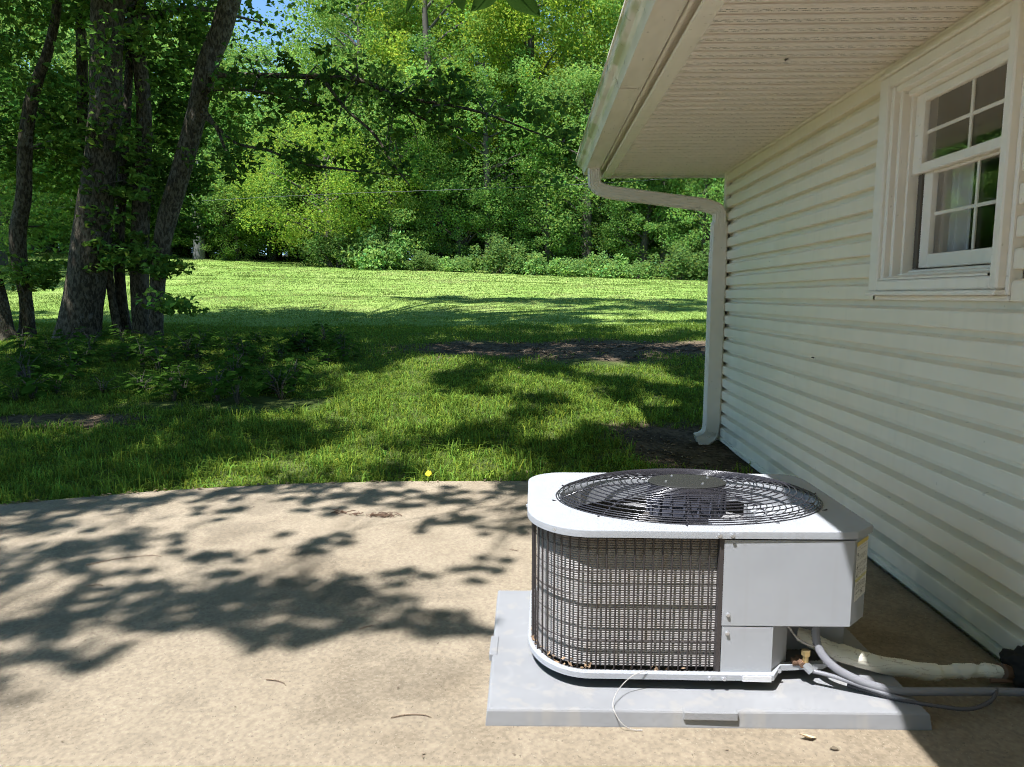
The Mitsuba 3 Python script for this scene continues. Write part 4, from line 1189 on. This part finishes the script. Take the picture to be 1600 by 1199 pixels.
# low shoots round the stems
S_ = np.vstack([rt.uniform((-7.6, 11.6, 1.9), (-6.3, 12.6, 4.3), (62, 3)), rt.uniform((-7.4, 11.5, 1.75), (-5.9, 12.0, 2.15), (16, 3)), rt.normal((-5.85, 11.6, 1.22), (.22, .15, .07), (9, 3))])
crown_c = clusters(S_, rt.uniform(.16, .34, len(S_)), 30, rt, .5, size=.125, col=MIDLEAF, jit=.3, tilt=.5)
D_ = np.vstack([rt.uniform((-7.1, 12.5, 3.0), (-5.9, 13.6, 6.4), (70, 3)), rt.uniform((-7.6, 12.8, 2.4), (-6.2, 13.6, 4.2), (34, 3))])
crown_d = clusters(D_, rt.uniform(.2, .42, len(D_)), 46, rt, .5, size=.12, col=DARKLEAF, jit=.3, tilt=.55)
put_leaves('multi_stem_tree__crown', merge([crown_a, crown_b, crown_c, crown_d]))
tw = twigs(C1, b1, rt, 50) + twigs(S_, s3, rt, 22) + twigs(U, s4, rt, 40)
put('multi_stem_tree__twigs', join(tw), 'm_far_bark')
labels['multi_stem_tree__twigs'] = {'kind': 'stuff'}
# big tree: crown high above, few low shoots
U = np.vstack([rt.uniform((-11.0, 10.4, 6.2), (-3.6, 14.5, 12.5), (130, 3))])
put_leaves('bank_tree__crown', clusters(U, rt.uniform(.5, 1.0, len(U)), 85, rt, .5, size=.14, col=MIDLEAF, jit=.25, tilt=.6))
lim = []
for k in rt.choice(len(U), 18, replace=False):
    z0 = min(U[k, 2] - .8, 9.5)
    a = np.array([np.interp(z0, [r[2] for r in big], [r[0] for r in big]), 12.0, z0])
    lim.append(tube(*smooth_path([a, (a + U[k]) / 2 + np.array([0, 0, .3]), U[k]], [.07, .05, .015], .4), 6))
put('bank_tree__limbs', join(lim), 'm_far_bark', smooth=True)
labels['bank_tree__limbs'] = {'kind': 'stuff'}
# crooked and edge trees: dense dark foliage at the left of the frame
U = np.vstack([rt.uniform((-11.2, 11.8, 3.3), (-8.0, 14.6, 7.6), (120, 3)), rt.uniform((-9.6, 12.6, 2.2), (-7.7, 14.2, 5.0), (60, 3)), rt.uniform((-9.0, 11.9, 1.62), (-8.2, 12.5, 1.95), (10, 3))])
put_leaves('crooked_tree__crown', clusters(U, rt.uniform(.3, .6, len(U)), 48, rt, .5, size=.12, col=MIDLEAF, jit=.3, tilt=.55))
put('crooked_tree__twigs', join(twigs(U, curvy, rt, 60)), 'm_far_bark')
labels['crooked_tree__twigs'] = {'kind': 'stuff'}
U = rt.uniform((-12.5, 11.0, 3.6), (-9.2, 13.0, 8), (60, 3))
put_leaves('edge_tree__crown', clusters(U, rt.uniform(.35, .6, len(U)), 60, rt, .5, size=.12, col=DARKLEAF, jit=.3, tilt=.55))
U = rt.uniform((-9.3, 12.8, 4.2), (-6.6, 15.2, 9), (48, 3))
put_leaves('slim_tree__crown', clusters(U, rt.uniform(.35, .7, len(U)), 60, rt, .5, size=.12, col=MIDLEAF, jit=.3, tilt=.6))

# --- the tree beside the patio, left of the camera, whose crown hangs over patio and bank
sdir = SUN / SUN[2]
ro = np.random.default_rng(41)
LIT = [(-1.82, 8.48, .55, .8), (-1.37, 9.72, .5, .6), (-1.83, 7.24, .5, .5), (-0.76, 7.26, .5, .5), (-2.05, 5.40, .45, .22), (-2.46, 4.86, .35, .2), (-0.03, 8.50, .45, .4), (-0.84, 6.78, .45, .4), (0.82, 7.04, .5, .4), (-1.37, 5.68, .3, .2), (1.05, 5.75, .22, .12), (-4.48, 6.40, .35, .2), (1.09, 9.52, .4, .4), (-.35, 5.35, .35, .15), (.4, 8.0, .4, .3), (-2.9, 9.6, .3, .3), (-.8, 5.08, .22, .06), (1.6, 8.9, .3, .25), (-3.4, 5.6, .2, .12), (.1, 6.3, .2, .15)]


def shade_points(n, rect, rng, keep):
    out = []
    while len(out) < n:
        p = rng.uniform(rect[:2], rect[2:])
        if keep(p):
            out.append(p)
    return np.array(out)


def bank_shade(p):
    if p[1] < patio_edge(p[0]) - .15 or p[1] < 5.0 and p[0] > -2:
        return False
    if any(((p[0] - a) / (c + .17)) ** 2 + ((p[1] - b) / (d + .17)) ** 2 < 1 for a, b, c, d in LIT):
        return False
    return True


G = shade_points(900, (-8.5, 4.0, 2.6, 12.6), ro, bank_shade)
G = np.vstack([G, shade_points(70, (0.3, 5.25, 1.75, 7.2), ro, bank_shade)])
PATCH = [(-1.40, 3.02, .28), (-1.18, 2.98, .26), (-1.00, 2.94, .25), (-0.80, 2.88, .2), (-0.60, 2.82, .16), (-0.40, 2.72, .12), (-0.82, 3.16, .12), (-0.66, 3.28, .10), (-1.00, 2.70, .15), (-1.72, 2.80, .22), (-1.92, 2.66, .25), (-2.0, 2.36, .2), (-2.41, 3.22, .2), (-2.01, 3.10, .15), (-2.05, 3.68, .18), (-2.72, 3.66, .25), (-2.2, 2.54, .2), (-3.05, 4.30, .2), (-2.35, 4.66, .2), (-1.84, 4.84, .16), (-1.12, 3.76, .12), (-1.22, 3.62, .1), (-0.17, 3.38, .12), (-0.10, 3.95, .12), (-0.57, 4.60, .14), (-1.17, 4.56, .16), (-0.88, 4.42, .1), (-1.07, 2.60, .1), (-1.70, 2.45, .12), (-2.6, 2.45, .25), (-3.2, 3.0, .3), (-3.4, 3.7, .3), (-2.7, 4.35, .15), (-1.5, 4.86, .12), (-1.3, 3.16, .16), (-1.55, 2.72, .15), (-.45, 4.2, .08), (-.02, 4.4, .09), (-3.0, 4.45, .22), (-2.6, 4.6, .2), (-2.0, 4.75, .16), (-1.6, 4.62, .18), (-.9, 4.75, .16), (-.3, 4.72, .14), (-.1, 4.85, .12), (-1.3, 4.3, .1), (-2.0, 4.25, .14), (-2.9, 3.9, .22), (-3.3, 4.05, .22), (-2.5, 3.45, .18), (-1.65, 3.5, .12), (-1.9, 3.0, .2), (-2.3, 2.8, .22), (-1.3, 2.85, .2), (-1.6, 2.95, .2), (-.95, 3.0, .18), (-2.6, 2.9, .25), (-2.15, 2.2, .16), (-.6, 4.05, .08)]
cs = [np.array([x, y, max(float(terrain(x, y)), 0)]) + sdir * ro.uniform(6.4, 9.0) for x, y in G]
allc = np.array(cs)
o1 = clusters(allc, ro.uniform(.24, .44, len(allc)), 110, ro, .45, size=.115, col=MIDLEAF, jit=.25, tilt=.5)
# the low bough over the patio: sprays of small clusters
hp, hr_ = [], []
for (x, y, r) in PATCH:
    for _ in range(7):
        u, w = ro.normal(0, .62, 2) * r
        hp.append(np.array([x + 1.35 * u, y + .8 * w, 0]) + sdir * ro.uniform(6.6, 8.2))
        hr_.append(r * ro.uniform(.22, .55))
hpc, hr_ = np.array(hp), np.array(hr_)
o2 = clusters(hpc, hr_, 20, ro, .6, size=.080, col=MIDLEAF, jit=.25, tilt=.5)
# crown beyond what the photograph's shadows show, so that the tree is whole
ex = ro.uniform((-12, -4.5, 6.5), (-5.0, 6, 11.5), (170, 3))
o3 = clusters(ex, ro.uniform(.5, .9, len(ex)), 70, ro, .5, size=.13, col=MIDLEAF, jit=.25, tilt=.55)
put_leaves('patio_tree__crown', merge([o1, o2, o3]))
zt = float(terrain(-9.0, 3.4))
ptk = [(-9.0, 3.4, zt - .3, .36), (-8.95, 3.4, 1.0, .30), (-8.8, 3.35, 3.0, .27), (-8.5, 3.2, 5.2, .24), (-8.1, 3.0, 7.2, .18), (-7.8, 2.9, 9.5, .08)]
put('patio_tree__trunk', bark_tube(ptk, .2, 16, .2, 14), 'm_bark', smooth=True)


def bough(ground, h):
    """A bough whose course follows the given line on the ground, h metres up the sunlight."""
    return [np.array([x, y, 0]) + sdir * (h + .25 * math.sin(3 * k)) for k, (x, y) in enumerate(ground)]


BOUGHS = [bough([(-3.9, 3.3), (-3.0, 2.75), (-2.2, 2.62), (-1.6, 2.80), (-1.0, 2.92)], 7.2), bough([(-4.2, 4.0), (-3.2, 4.3), (-2.3, 4.62), (-1.3, 4.70), (-.4, 4.45), (.0, 4.2)], 7.4),
          bough([(-5.5, 5.6), (-4.0, 6.0), (-2.6, 6.2), (-.6, 6.0), (1.0, 6.4)], 7.2), bough([(-6.0, 7.5), (-4.2, 7.9), (-2.6, 7.9), (-.4, 7.8), (1.6, 8.2)], 7.6), bough([(-7.0, 9.4), (-5, 10), (-2.4, 10.6), (0, 10.8), (2.0, 10.4)], 7.8)]
lim, AX = [], []
for bo in BOUGHS:
    root = np.array([-8.3, 3.1, ro.uniform(5.2, 7.0)])
    P, R_ = smooth_path([root] + bo, [.07] + list(np.linspace(.032, .008, len(bo))), .15)
    lim.append(tube(P, R_, 7)); AX.append(P)
AX = np.vstack(AX)
for c in np.vstack([hpc, allc]):
    d = np.linalg.norm(AX - c, axis=1)
    b = AX[int(np.argmin(d))]
    if d.min() < 1.9:
        lim.append(tube([b, (b + c) / 2 + ro.normal(0, .05, 3), c], [.009, .006, .003], 4, cap=False))
for e in ((-6.0, 6.0, 8.4), (-7, -.5, 8.0), (-10, 4.5, 9.0), (-10.5, 1.5, 8.5)):
    a = np.array([-8.45, 3.2, ro.uniform(4.6, 6.4)])
    lim.append(tube(*smooth_path([a, (a + np.array(e)) / 2 + np.array([0, 0, .5]), e], [.12, .075, .02], .3), 7))
put('patio_tree__limbs', join(lim), 'm_far_bark', smooth=True)
labels['patio_tree__limbs'] = {'kind': 'stuff'}
tag('patio_tree', 'tall tree beside the patio whose overhanging leaves throw dappled shade', 'tree')

# shade of tall crowns on the lawn: more of the big tree's crown, high up
def lawn_shade(p):
    x, y = p
    if 12.2 < y < 16.9 + .3 * math.sin(x * 1.7) + .2 * math.sin(x * 4.1):
        if ((x - 2.1) / 1.6) ** 2 + ((y - 14.1) / .7) ** 2 < 1 or ((x + 3.3) / 1.2) ** 2 + ((y - 13.4) / .35) ** 2 < 1 or (x > 1 and 15.2 < y < 16.2):
            return False
        return True
    return x > -4.5 + 1.2 * abs(y - 21.2) and (20.0 < y < 22.6) or (x > 0.5 and 17.6 < y < 19.2)


LS = shade_points(400, (-13, 12.2, 8, 22.6), ro, lawn_shade)
cs = np.array([np.array([x, y, float(terrain(x, y))]) + sdir * ro.uniform(9.0, 12.0) for x, y in LS])
put_leaves('bank_tree__high_crown', clusters(cs, ro.uniform(.4, .7, len(cs)), 150, ro, .45, size=.15, col=MIDLEAF, jit=.25, tilt=.5))
lim = []
for c in cs[::3]:
    b = np.array([-6.6, 12.0, 9.5])
    lim.append(tube(*smooth_path([b + (c - b) * .15, (b + c) / 2 + np.array([0, 0, .6]), c], [.05, .03, .01], 1.2), 5))
put('bank_tree__high_limbs', join(lim), 'm_far_bark')
labels['bank_tree__high_limbs'] = {'kind': 'stuff'}

# a twig with large leaves hanging into the top of the picture
def big_leaf(P, d, n, s, seed):
    rng = np.random.default_rng(seed)
    d = np.array(d, float) / np.linalg.norm(d)
    n = np.array(n, float); n -= d * (n @ d); n /= np.linalg.norm(n)
    w = np.cross(n, d)
    V, F = [], []
    N = 10
    for k in range(N + 1):
        t = k / N
        wd = .34 * math.sin(PI * min(1, t ** .8)) ** .8 * (1 - .25 * t) + .001
        c = np.array(P) + d * s * t - n * s * .12 * t * t
        V += [c + w * s * wd + n * s * .05, c, c - w * s * wd + n * s * .05]
        if k:
            a = 3 * (k - 1)
            F += [[a, a + 1, a + 4], [a, a + 4, a + 3], [a + 1, a + 2, a + 5], [a + 1, a + 5, a + 4]]
    return np.array(V), np.array(F), np.tile(np.array([.045, .095, .016]) * rng.uniform(.8, 1.3), (len(V), 1))


tw0 = [(-2.2, 2.6, 4.15), (-1.2, 3.35, 3.20), (-.55, 3.6, 2.90), (-.15, 3.62, 2.84), (.02, 3.62, 2.82)]
put('hanging_twig__twig', spath(tw0, [.0035, .0035, .003, .0025, .002], .06, 6), 'm_far_bark', smooth=True)
put('hanging_twig__twig_root', spath([(-2.2, 2.6, 4.15), (-3.0, 1.8, 5.0), (-4.47, .17, 7.2)], [.0035, .004, .005], .2, 6), 'm_far_bark', smooth=True)
for k, (P, d, n, s_) in enumerate([((-.15, 3.62, 2.84), (.75, .1, -.50), (-.2, -.9, .4), .22), ((-.17, 3.62, 2.84), (-.75, .2, -.45), (.2, -.9, .3), .18), ((-.52, 3.6, 2.88), (-.5, .1, -.6), (0, -.6, .8), .19), ((-.40, 3.6, 2.87), (.3, -.1, -.8), (0, -.6, .8), .16), ((.02, 3.62, 2.82), (.6, .1, -.05), (0, -.8, .6), .14), ((-.75, 3.6, 3.00), (-.3, .1, -.8), (.3, -.7, .6), .2)]):
    v, f, c = big_leaf(P, d, n, s_, k)
    put('hanging_twig__leaf', (v, f), 'm_leaf', smooth=True, color=c)
tag('hanging_twig', 'twig with large dark leaves hanging into the top of the view', 'twig')

# utility wire across the lawn to the house
put('utility_wire', spath([(-40, 44, 6.6), (-22, 34, 5.6), (-8, 25, 4.85), (2, 19, 4.3), (12, 14, 4.3)], .006, 1.0, 5), 'm_utility')
tag('utility_wire', 'thin overhead wire sagging across in front of the woods', 'wire')

# ------------------------------------------------------------------ grass
def in_view(x, y, m=1.0):
    return (x > -.80 * y - m) & (x < .33 * y + m * .6)


def blades(x, y, h, w, lean, col, rng, seg=2, jit=.22):
    n = len(x)
    z = terrain(x, y)
    a = rng.uniform(0, 2 * PI, n)
    b = a + PI / 2 + rng.normal(0, .5, n)
    ld = np.stack([np.cos(b), np.sin(b), 0 * b], -1)
    wd = np.stack([np.cos(a), np.sin(a), 0 * a], -1) * w[:, None] * .5
    root = np.stack([x, y, z - .012], -1)
    up = np.array([0, 0, 1.0])
    c = np.asarray(col)[None] * np.exp(rng.normal(0, jit, (n, 1))) if np.ndim(col) == 1 else col * np.exp(rng.normal(0, jit, (n, 1)))
    hue = rng.normal(0, .16, (n, 1))
    c = np.clip(c * np.concatenate([1 + hue, 1 + 0 * hue, 1 - .5 * hue], 1), .004, .8)
    if seg == 1:
        v = np.stack([root - wd, root + wd, root + up * h[:, None] + ld * (h * lean)[:, None]], 1).reshape(-1, 3)
        k = np.arange(n) * 3
        return v, np.stack([k, k + 1, k + 2], -1), np.repeat(c, 3, 0)
    m = root + up * (h * .58)[:, None] + ld * (h * lean * .32)[:, None]
    t = root + up * (h * np.clip(1 - .45 * lean, .25, 1))[:, None] + ld * (h * lean)[:, None]
    v = np.stack([root - wd, root + wd, m + wd * .8, m - wd * .8, t], 1).reshape(-1, 3)
    k = np.arange(n) * 5
    f = np.stack([np.stack([k, k + 1, k + 2], -1), np.stack([k, k + 2, k + 3], -1), np.stack([k + 3, k + 2, k + 4], -1)], 1).reshape(-1, 3)
    return v, f, np.repeat(c, 5, 0)


rgz = np.random.default_rng(61)


def keep_grass(x, y):
    ok = (y > patio_edge(x) + .005) & ~((x > XW - .08) & (y < YC + .15)) & in_view(x, y)
    return ok & (rgz.uniform(0, 1, len(x)) > 1.25 * bare(x, y))


GCOL = np.array([.205, .305, .045])
parts = []
# near strip: clumps of longer blades
n = 6500
cx_, cy_ = rgz.uniform(-6.5, 2.6, n), rgz.uniform(3.0, 9.0, n)
ok = keep_grass(cx_, cy_)
cx_, cy_ = cx_[ok], cy_[ok]
per_ = 22
tall = (.045 + .13 * rgz.uniform(0, 1, len(cx_)) ** 1.8) * (1 - .35 * sm(6.5, 8.5, cy_))
x = np.repeat(cx_, per_) + rgz.normal(0, .035, len(cx_) * per_)
y = np.repeat(cy_, per_) + rgz.normal(0, .035, len(cx_) * per_)
h = np.repeat(tall, per_) * rgz.uniform(.45, 1.3, len(x))
tint = np.repeat(np.exp(rgz.normal(0, .18, (len(cx_), 1))), per_, 0) * GCOL[None]
ok = y > patio_edge(x) - .035 * (meshkit.noise(np.stack([x * 6, y * 0, x * 0], -1), 8) > .55)
parts.append(blades(x[ok], y[ok], h[ok], rgz.uniform(.0045, .0105, ok.sum()), rgz.uniform(.15, 1.0, ok.sum()), tint[ok], rgz))
# general turf of the near zone
n = 170000
x, y = rgz.uniform(-8.5, 3.4, n), rgz.uniform(3.4, 9.5, n)
ok = keep_grass(x, y)
x, y = x[ok], y[ok]
parts.append(blades(x, y, rgz.uniform(.025, .085, len(x)), rgz.uniform(.004, .009, len(x)), rgz.uniform(.3, 1.1, len(x)), GCOL * .92, rgz))
n = 130000
x, y = rgz.uniform(-13, 5.5, n), rgz.uniform(9.2, 14, n)
ok = keep_grass(x, y)
x, y = x[ok], y[ok]
parts.append(blades(x, y, rgz.uniform(.04, .11, len(x)), rgz.uniform(.006, .012, len(x)), rgz.uniform(.3, 1.0, len(x)), GCOL * .95, rgz))
put_leaves('bank_grass', merge(parts), 'm_grass')
tag('bank_grass', 'long green grass on the bank beyond the patio', 'grass', kind='stuff')
parts = []
for (n, y0, y1, h0, h1, w0, w1) in ((130000, 13.6, 22, .02, .055, .012, .026), (110000, 21.5, 33, .02, .050, .025, .05), (90000, 32, 47.5, .025, .055, .04, .09)):
    y = rgz.uniform(y0, y1, n)
    x = rgz.uniform(-.88 * y1, .42 * y1, n)
    ok = in_view(x, y, 5.0) & ~((x > XW) & (y < YC))
    x, y = x[ok], y[ok]
    tone = meshkit.fbm(np.stack([x * .5, y * .22, x * 0], -1), 4, 12)[:, None]
    dry = sm(.5, .75, meshkit.fbm(np.stack([x * .9 + 40, y * .45, x * 0], -1), 3, 22))[:, None]
    col = np.array([.165, .235, .050]) * (.62 + .70 * tone) * (1 - dry) + np.array([.24, .265, .09]) * dry
    tb = sm(13.4, 19, y + 1.5 * (tone[:, 0] - .5))[:, None]
    col = col * tb + np.array([.180, .275, .040]) * (1 - tb)
    parts.append(blades(x, y, rgz.uniform(h0, h1, len(x)), rgz.uniform(w0, w1, len(x)), rgz.uniform(.3, 1.2, len(x)), col, rgz, 1, jit=.08))
put_leaves('lawn_grass', merge(parts), 'm_grass')
tag('lawn_grass', 'short mown grass of the wide lawn', 'grass', kind='stuff')

# broad-leaved weeds on the left bank
WEED = {}
for vv in range(3):
    rng = np.random.default_rng(90 + vv)
    lv_, st = [], []
    for k in range(9 + 3 * vv):
        a = rng.uniform(0, 2 * PI); r = rng.uniform(.03, .20); hh = rng.uniform(.08, .34)
        tip = np.array([math.cos(a) * r, math.sin(a) * r, hh])
        st.append(tube([(0, 0, -.03), tip * np.array([.35, .35, .7]), tip], [.005, .004, .002], 4, cap=False))
        for s2_ in range(2):
            a2 = a + rng.normal(0, .8)
            V, F, Cc = big_leaf(tip * (1 - .25 * s2_), (math.cos(a2), math.sin(a2), rng.uniform(-.35, .15)), (rng.normal(0, .25), rng.normal(0, .25), 1), rng.uniform(.09, .17), 100 * vv + k)
            lv_.append((V, F, Cc * np.array([1.5, 1.5, 1.3]) * rng.uniform(.8, 1.35)))
    V, F, Cc = merge(lv_)
    scene[f'group_weed_{vv}'] = {'type': 'shapegroup', 'stem': mikit.ply(join(st), 'm_far_bark'), 'leaves': mikit.ply((V, F), 'm_leaf', smooth=True, color=Cc)}
wd = np.random.default_rng(93)
cnt = 0
while cnt < 80:
    x, y = wd.uniform(-8.2, -1.6), wd.uniform(7.2, 11.6)
    if y < 7.6 - .0 * x and x > -3.0 or x < -.74 * y - .2 or (x > -2.7) or (x + 7.8) ** 2 + (y - 12) ** 2 < .4:
        continue
    sc_ = wd.uniform(.6, 1.2)
    k = instance('weed_plant', f'weed_{wd.integers(3)}', x, y, (sc_, sc_, sc_ * wd.uniform(.8, 1.25)), wd.uniform(0, 360))
    tag(k, 'low broad leaved weed growing in the shade of the left bank', 'plant', 'broad leaved weeds on the left bank')
    cnt += 1

# ------------------------------------------------------------------ small litter on the patio
rl = np.random.default_rng(55)


def scrap(P, s_, rng, col):
    a = rng.uniform(0, 2 * PI)
    d, w = np.array([math.cos(a), math.sin(a), 0]), np.array([-math.sin(a), math.cos(a), 0])
    P = np.array(P)
    V = [P - d * s_, P - d * s_ * .2 + w * s_ * .45 + [0, 0, s_ * rng.uniform(.1, .5)], P + d * s_ + [0, 0, s_ * rng.uniform(0, .6)], P - d * s_ * .1 - w * s_ * .45 + [0, 0, s_ * rng.uniform(.1, .5)], P + [0, 0, .001]]
    F = [[0, 4, 1], [4, 2, 1], [0, 3, 4], [4, 3, 2]]
    return np.array(V), np.array(F), np.tile(np.array(col) * rng.uniform(.6, 1.4), (5, 1))


# strip of dry leaves along the slab's edge and over the bare soil
pl_ = []
for k in range(900):
    if k < 420:
        x = rl.uniform(-5.2, 1.7); y = patio_edge(x) + abs(rl.normal(0, .10)) - .03
    elif k < 700:
        x, y = rl.normal(-4.7, 1.0), rl.normal(6.75, .28)
    else:
        x, y = rl.normal(1.1, .4), rl.normal(6.0, .45)
        if x > XW - .1: x = 1.2
    z = max(float(terrain(x, y)), 0.001 if y < patio_edge(x) else -9) + .004
    pl_.append(scrap((x, y, z), rl.uniform(.010, .026), rl, (.20, .145, .085)))
for k in range(420):
    x, y = rl.normal(.8, 1.8), rl.normal(10.9, .55)
    pl_.append(scrap((x, y, float(terrain(x, y)) + .006), rl.uniform(.02, .05), rl, (.17, .125, .08)))
put_leaves('leaf_litter', merge(pl_), 'm_litter')
tag('leaf_litter', 'dry brown leaf litter along the patio edge and on bare soil', 'leaf litter', kind='stuff')

# the little pile of dry catkins on the patio
pile = []
for k in range(70):
    u = rl.choice([0, 1, 2], p=[.62, .18, .2])
    c0 = [(-.93, 4.19), (-1.10, 4.20), (-1.22, 4.235)][u]; w_ = [.085, .035, .055][u]
    x, y = c0[0] + rl.normal(0, w_ * .55), c0[1] + rl.normal(0, .014)
    a = rl.uniform(0, PI); L = rl.uniform(.012, .028)
    z0 = .004 + abs(rl.normal(0, .008))
    pile.append(tube([(x - L * math.cos(a), y - L * math.sin(a), z0), (x, y, z0 + .006), (x + L * math.cos(a), y + L * math.sin(a), z0)], rl.uniform(.0015, .0032), 5))
put('dry_debris_pile', join(pile), 'm_rust')
tag('dry_debris_pile', 'small strung-out pile of dry brown twigs and seeds on the patio', 'debris', kind='stuff')
# single twigs lying on the patio (pixel-sized, each its own)
for k, (x, y, a, L, lb) in enumerate([(-2.10, 3.42, .45, .34, 'long thin curved twig lying at the left of the patio'), (-.90, 2.30, -.35, .09, 'short dark twig lying near the front centre of the patio'), (-.39, 2.11, .1, .13, 'curved pale twig lying left of the pad corner'),
                                     (-.68, 2.72, .6, .06, 'short twig lying at the tip of the leaf shadow on the patio'), (-1.93, 2.09, 1.3, .05, 'tiny curled twig near the bottom left corner of the photo'), (-2.05, 3.10, .1, .07, 'small twig in the shade at the left of the patio'),
                                     (-.10, 3.62, -.4, .05, 'small dark twig lying left of the air conditioner')]):
    d = np.array([math.cos(a), math.sin(a), 0]); w = np.array([-d[1], d[0], 0])
    P = np.array([x, y, .004])
    kk = put('twig', spath([P - d * L * .5, P - d * L * .1 + w * L * .10, P + d * L * .35 + w * L * .05, P + d * L * .5 - w * L * .06], [.0019, .0019, .0016, .001], .015, 5), 'm_twig')
    tag(kk, lb, 'twig')
sp = []
for k in range(150):
    x, y = rl.uniform(-3.2, 1.2), rl.uniform(1.75, 4.8)
    if PX0 - .03 < x < PX1 + .03 and PY0 - .03 < y < PY1 + .03 or y > patio_edge(x) - .05:
        continue
    sp.append(scrap((x, y, .003), rl.uniform(.003, .008), rl, (.16, .12, .08)))
put_leaves('patio_specks', merge(sp), 'm_litter')
tag('patio_specks', 'tiny dry leaf crumbs scattered over the patio', 'leaf litter', kind='stuff')
for (key, x, y, s_, col, lb) in (('dry_leaf', .845, 2.035, .030, (.55, .42, .27), 'curled tan leaf lying in front of the pad near its right end'), ('dry_leaf', .905, 1.985, .014, (.14, .11, .07), 'small dark leaf lying just in front of the curled tan leaf')):
    v, f, c = scrap((x, y, .004), s_, np.random.default_rng(int(x * 1000)), col)
    v2 = v.copy(); v2[:, 2] += .0015
    kk = put(key, (np.vstack([v, v2]), np.vstack([f, f[:, ::-1] + 5])), 'm_litter', color=np.vstack([c, c]))
    tag(kk, lb, 'leaf')
# yellow flower head at the edge of the grass
pet = []
for k in range(12):
    a = k * 2 * PI / 12
    pet.append(tube([(0, 0, 0), (.014 * math.cos(a), .014 * math.sin(a), .004), (.024 * math.cos(a), .024 * math.sin(a), .001)], [.003, .006, .002], 5, squash=.35))
fl = join(pet + [trimesh.creation.icosphere(1, .008)])
fl.apply_transform(trimesh.transformations.rotation_matrix(.9, (1, 0, 0)))
fl.apply_translation((-.775, 5.075, .045))
put('yellow_flower', fl, 'm_petal', smooth=40)
put('yellow_flower__stalk', tube([(-.775, 5.10, -.04), (-.774, 5.085, .01), (-.775, 5.077, .042)], .002, 5), 'm_far_bark')
tag('yellow_flower', 'small yellow flower head at the edge of the grass', 'flower')
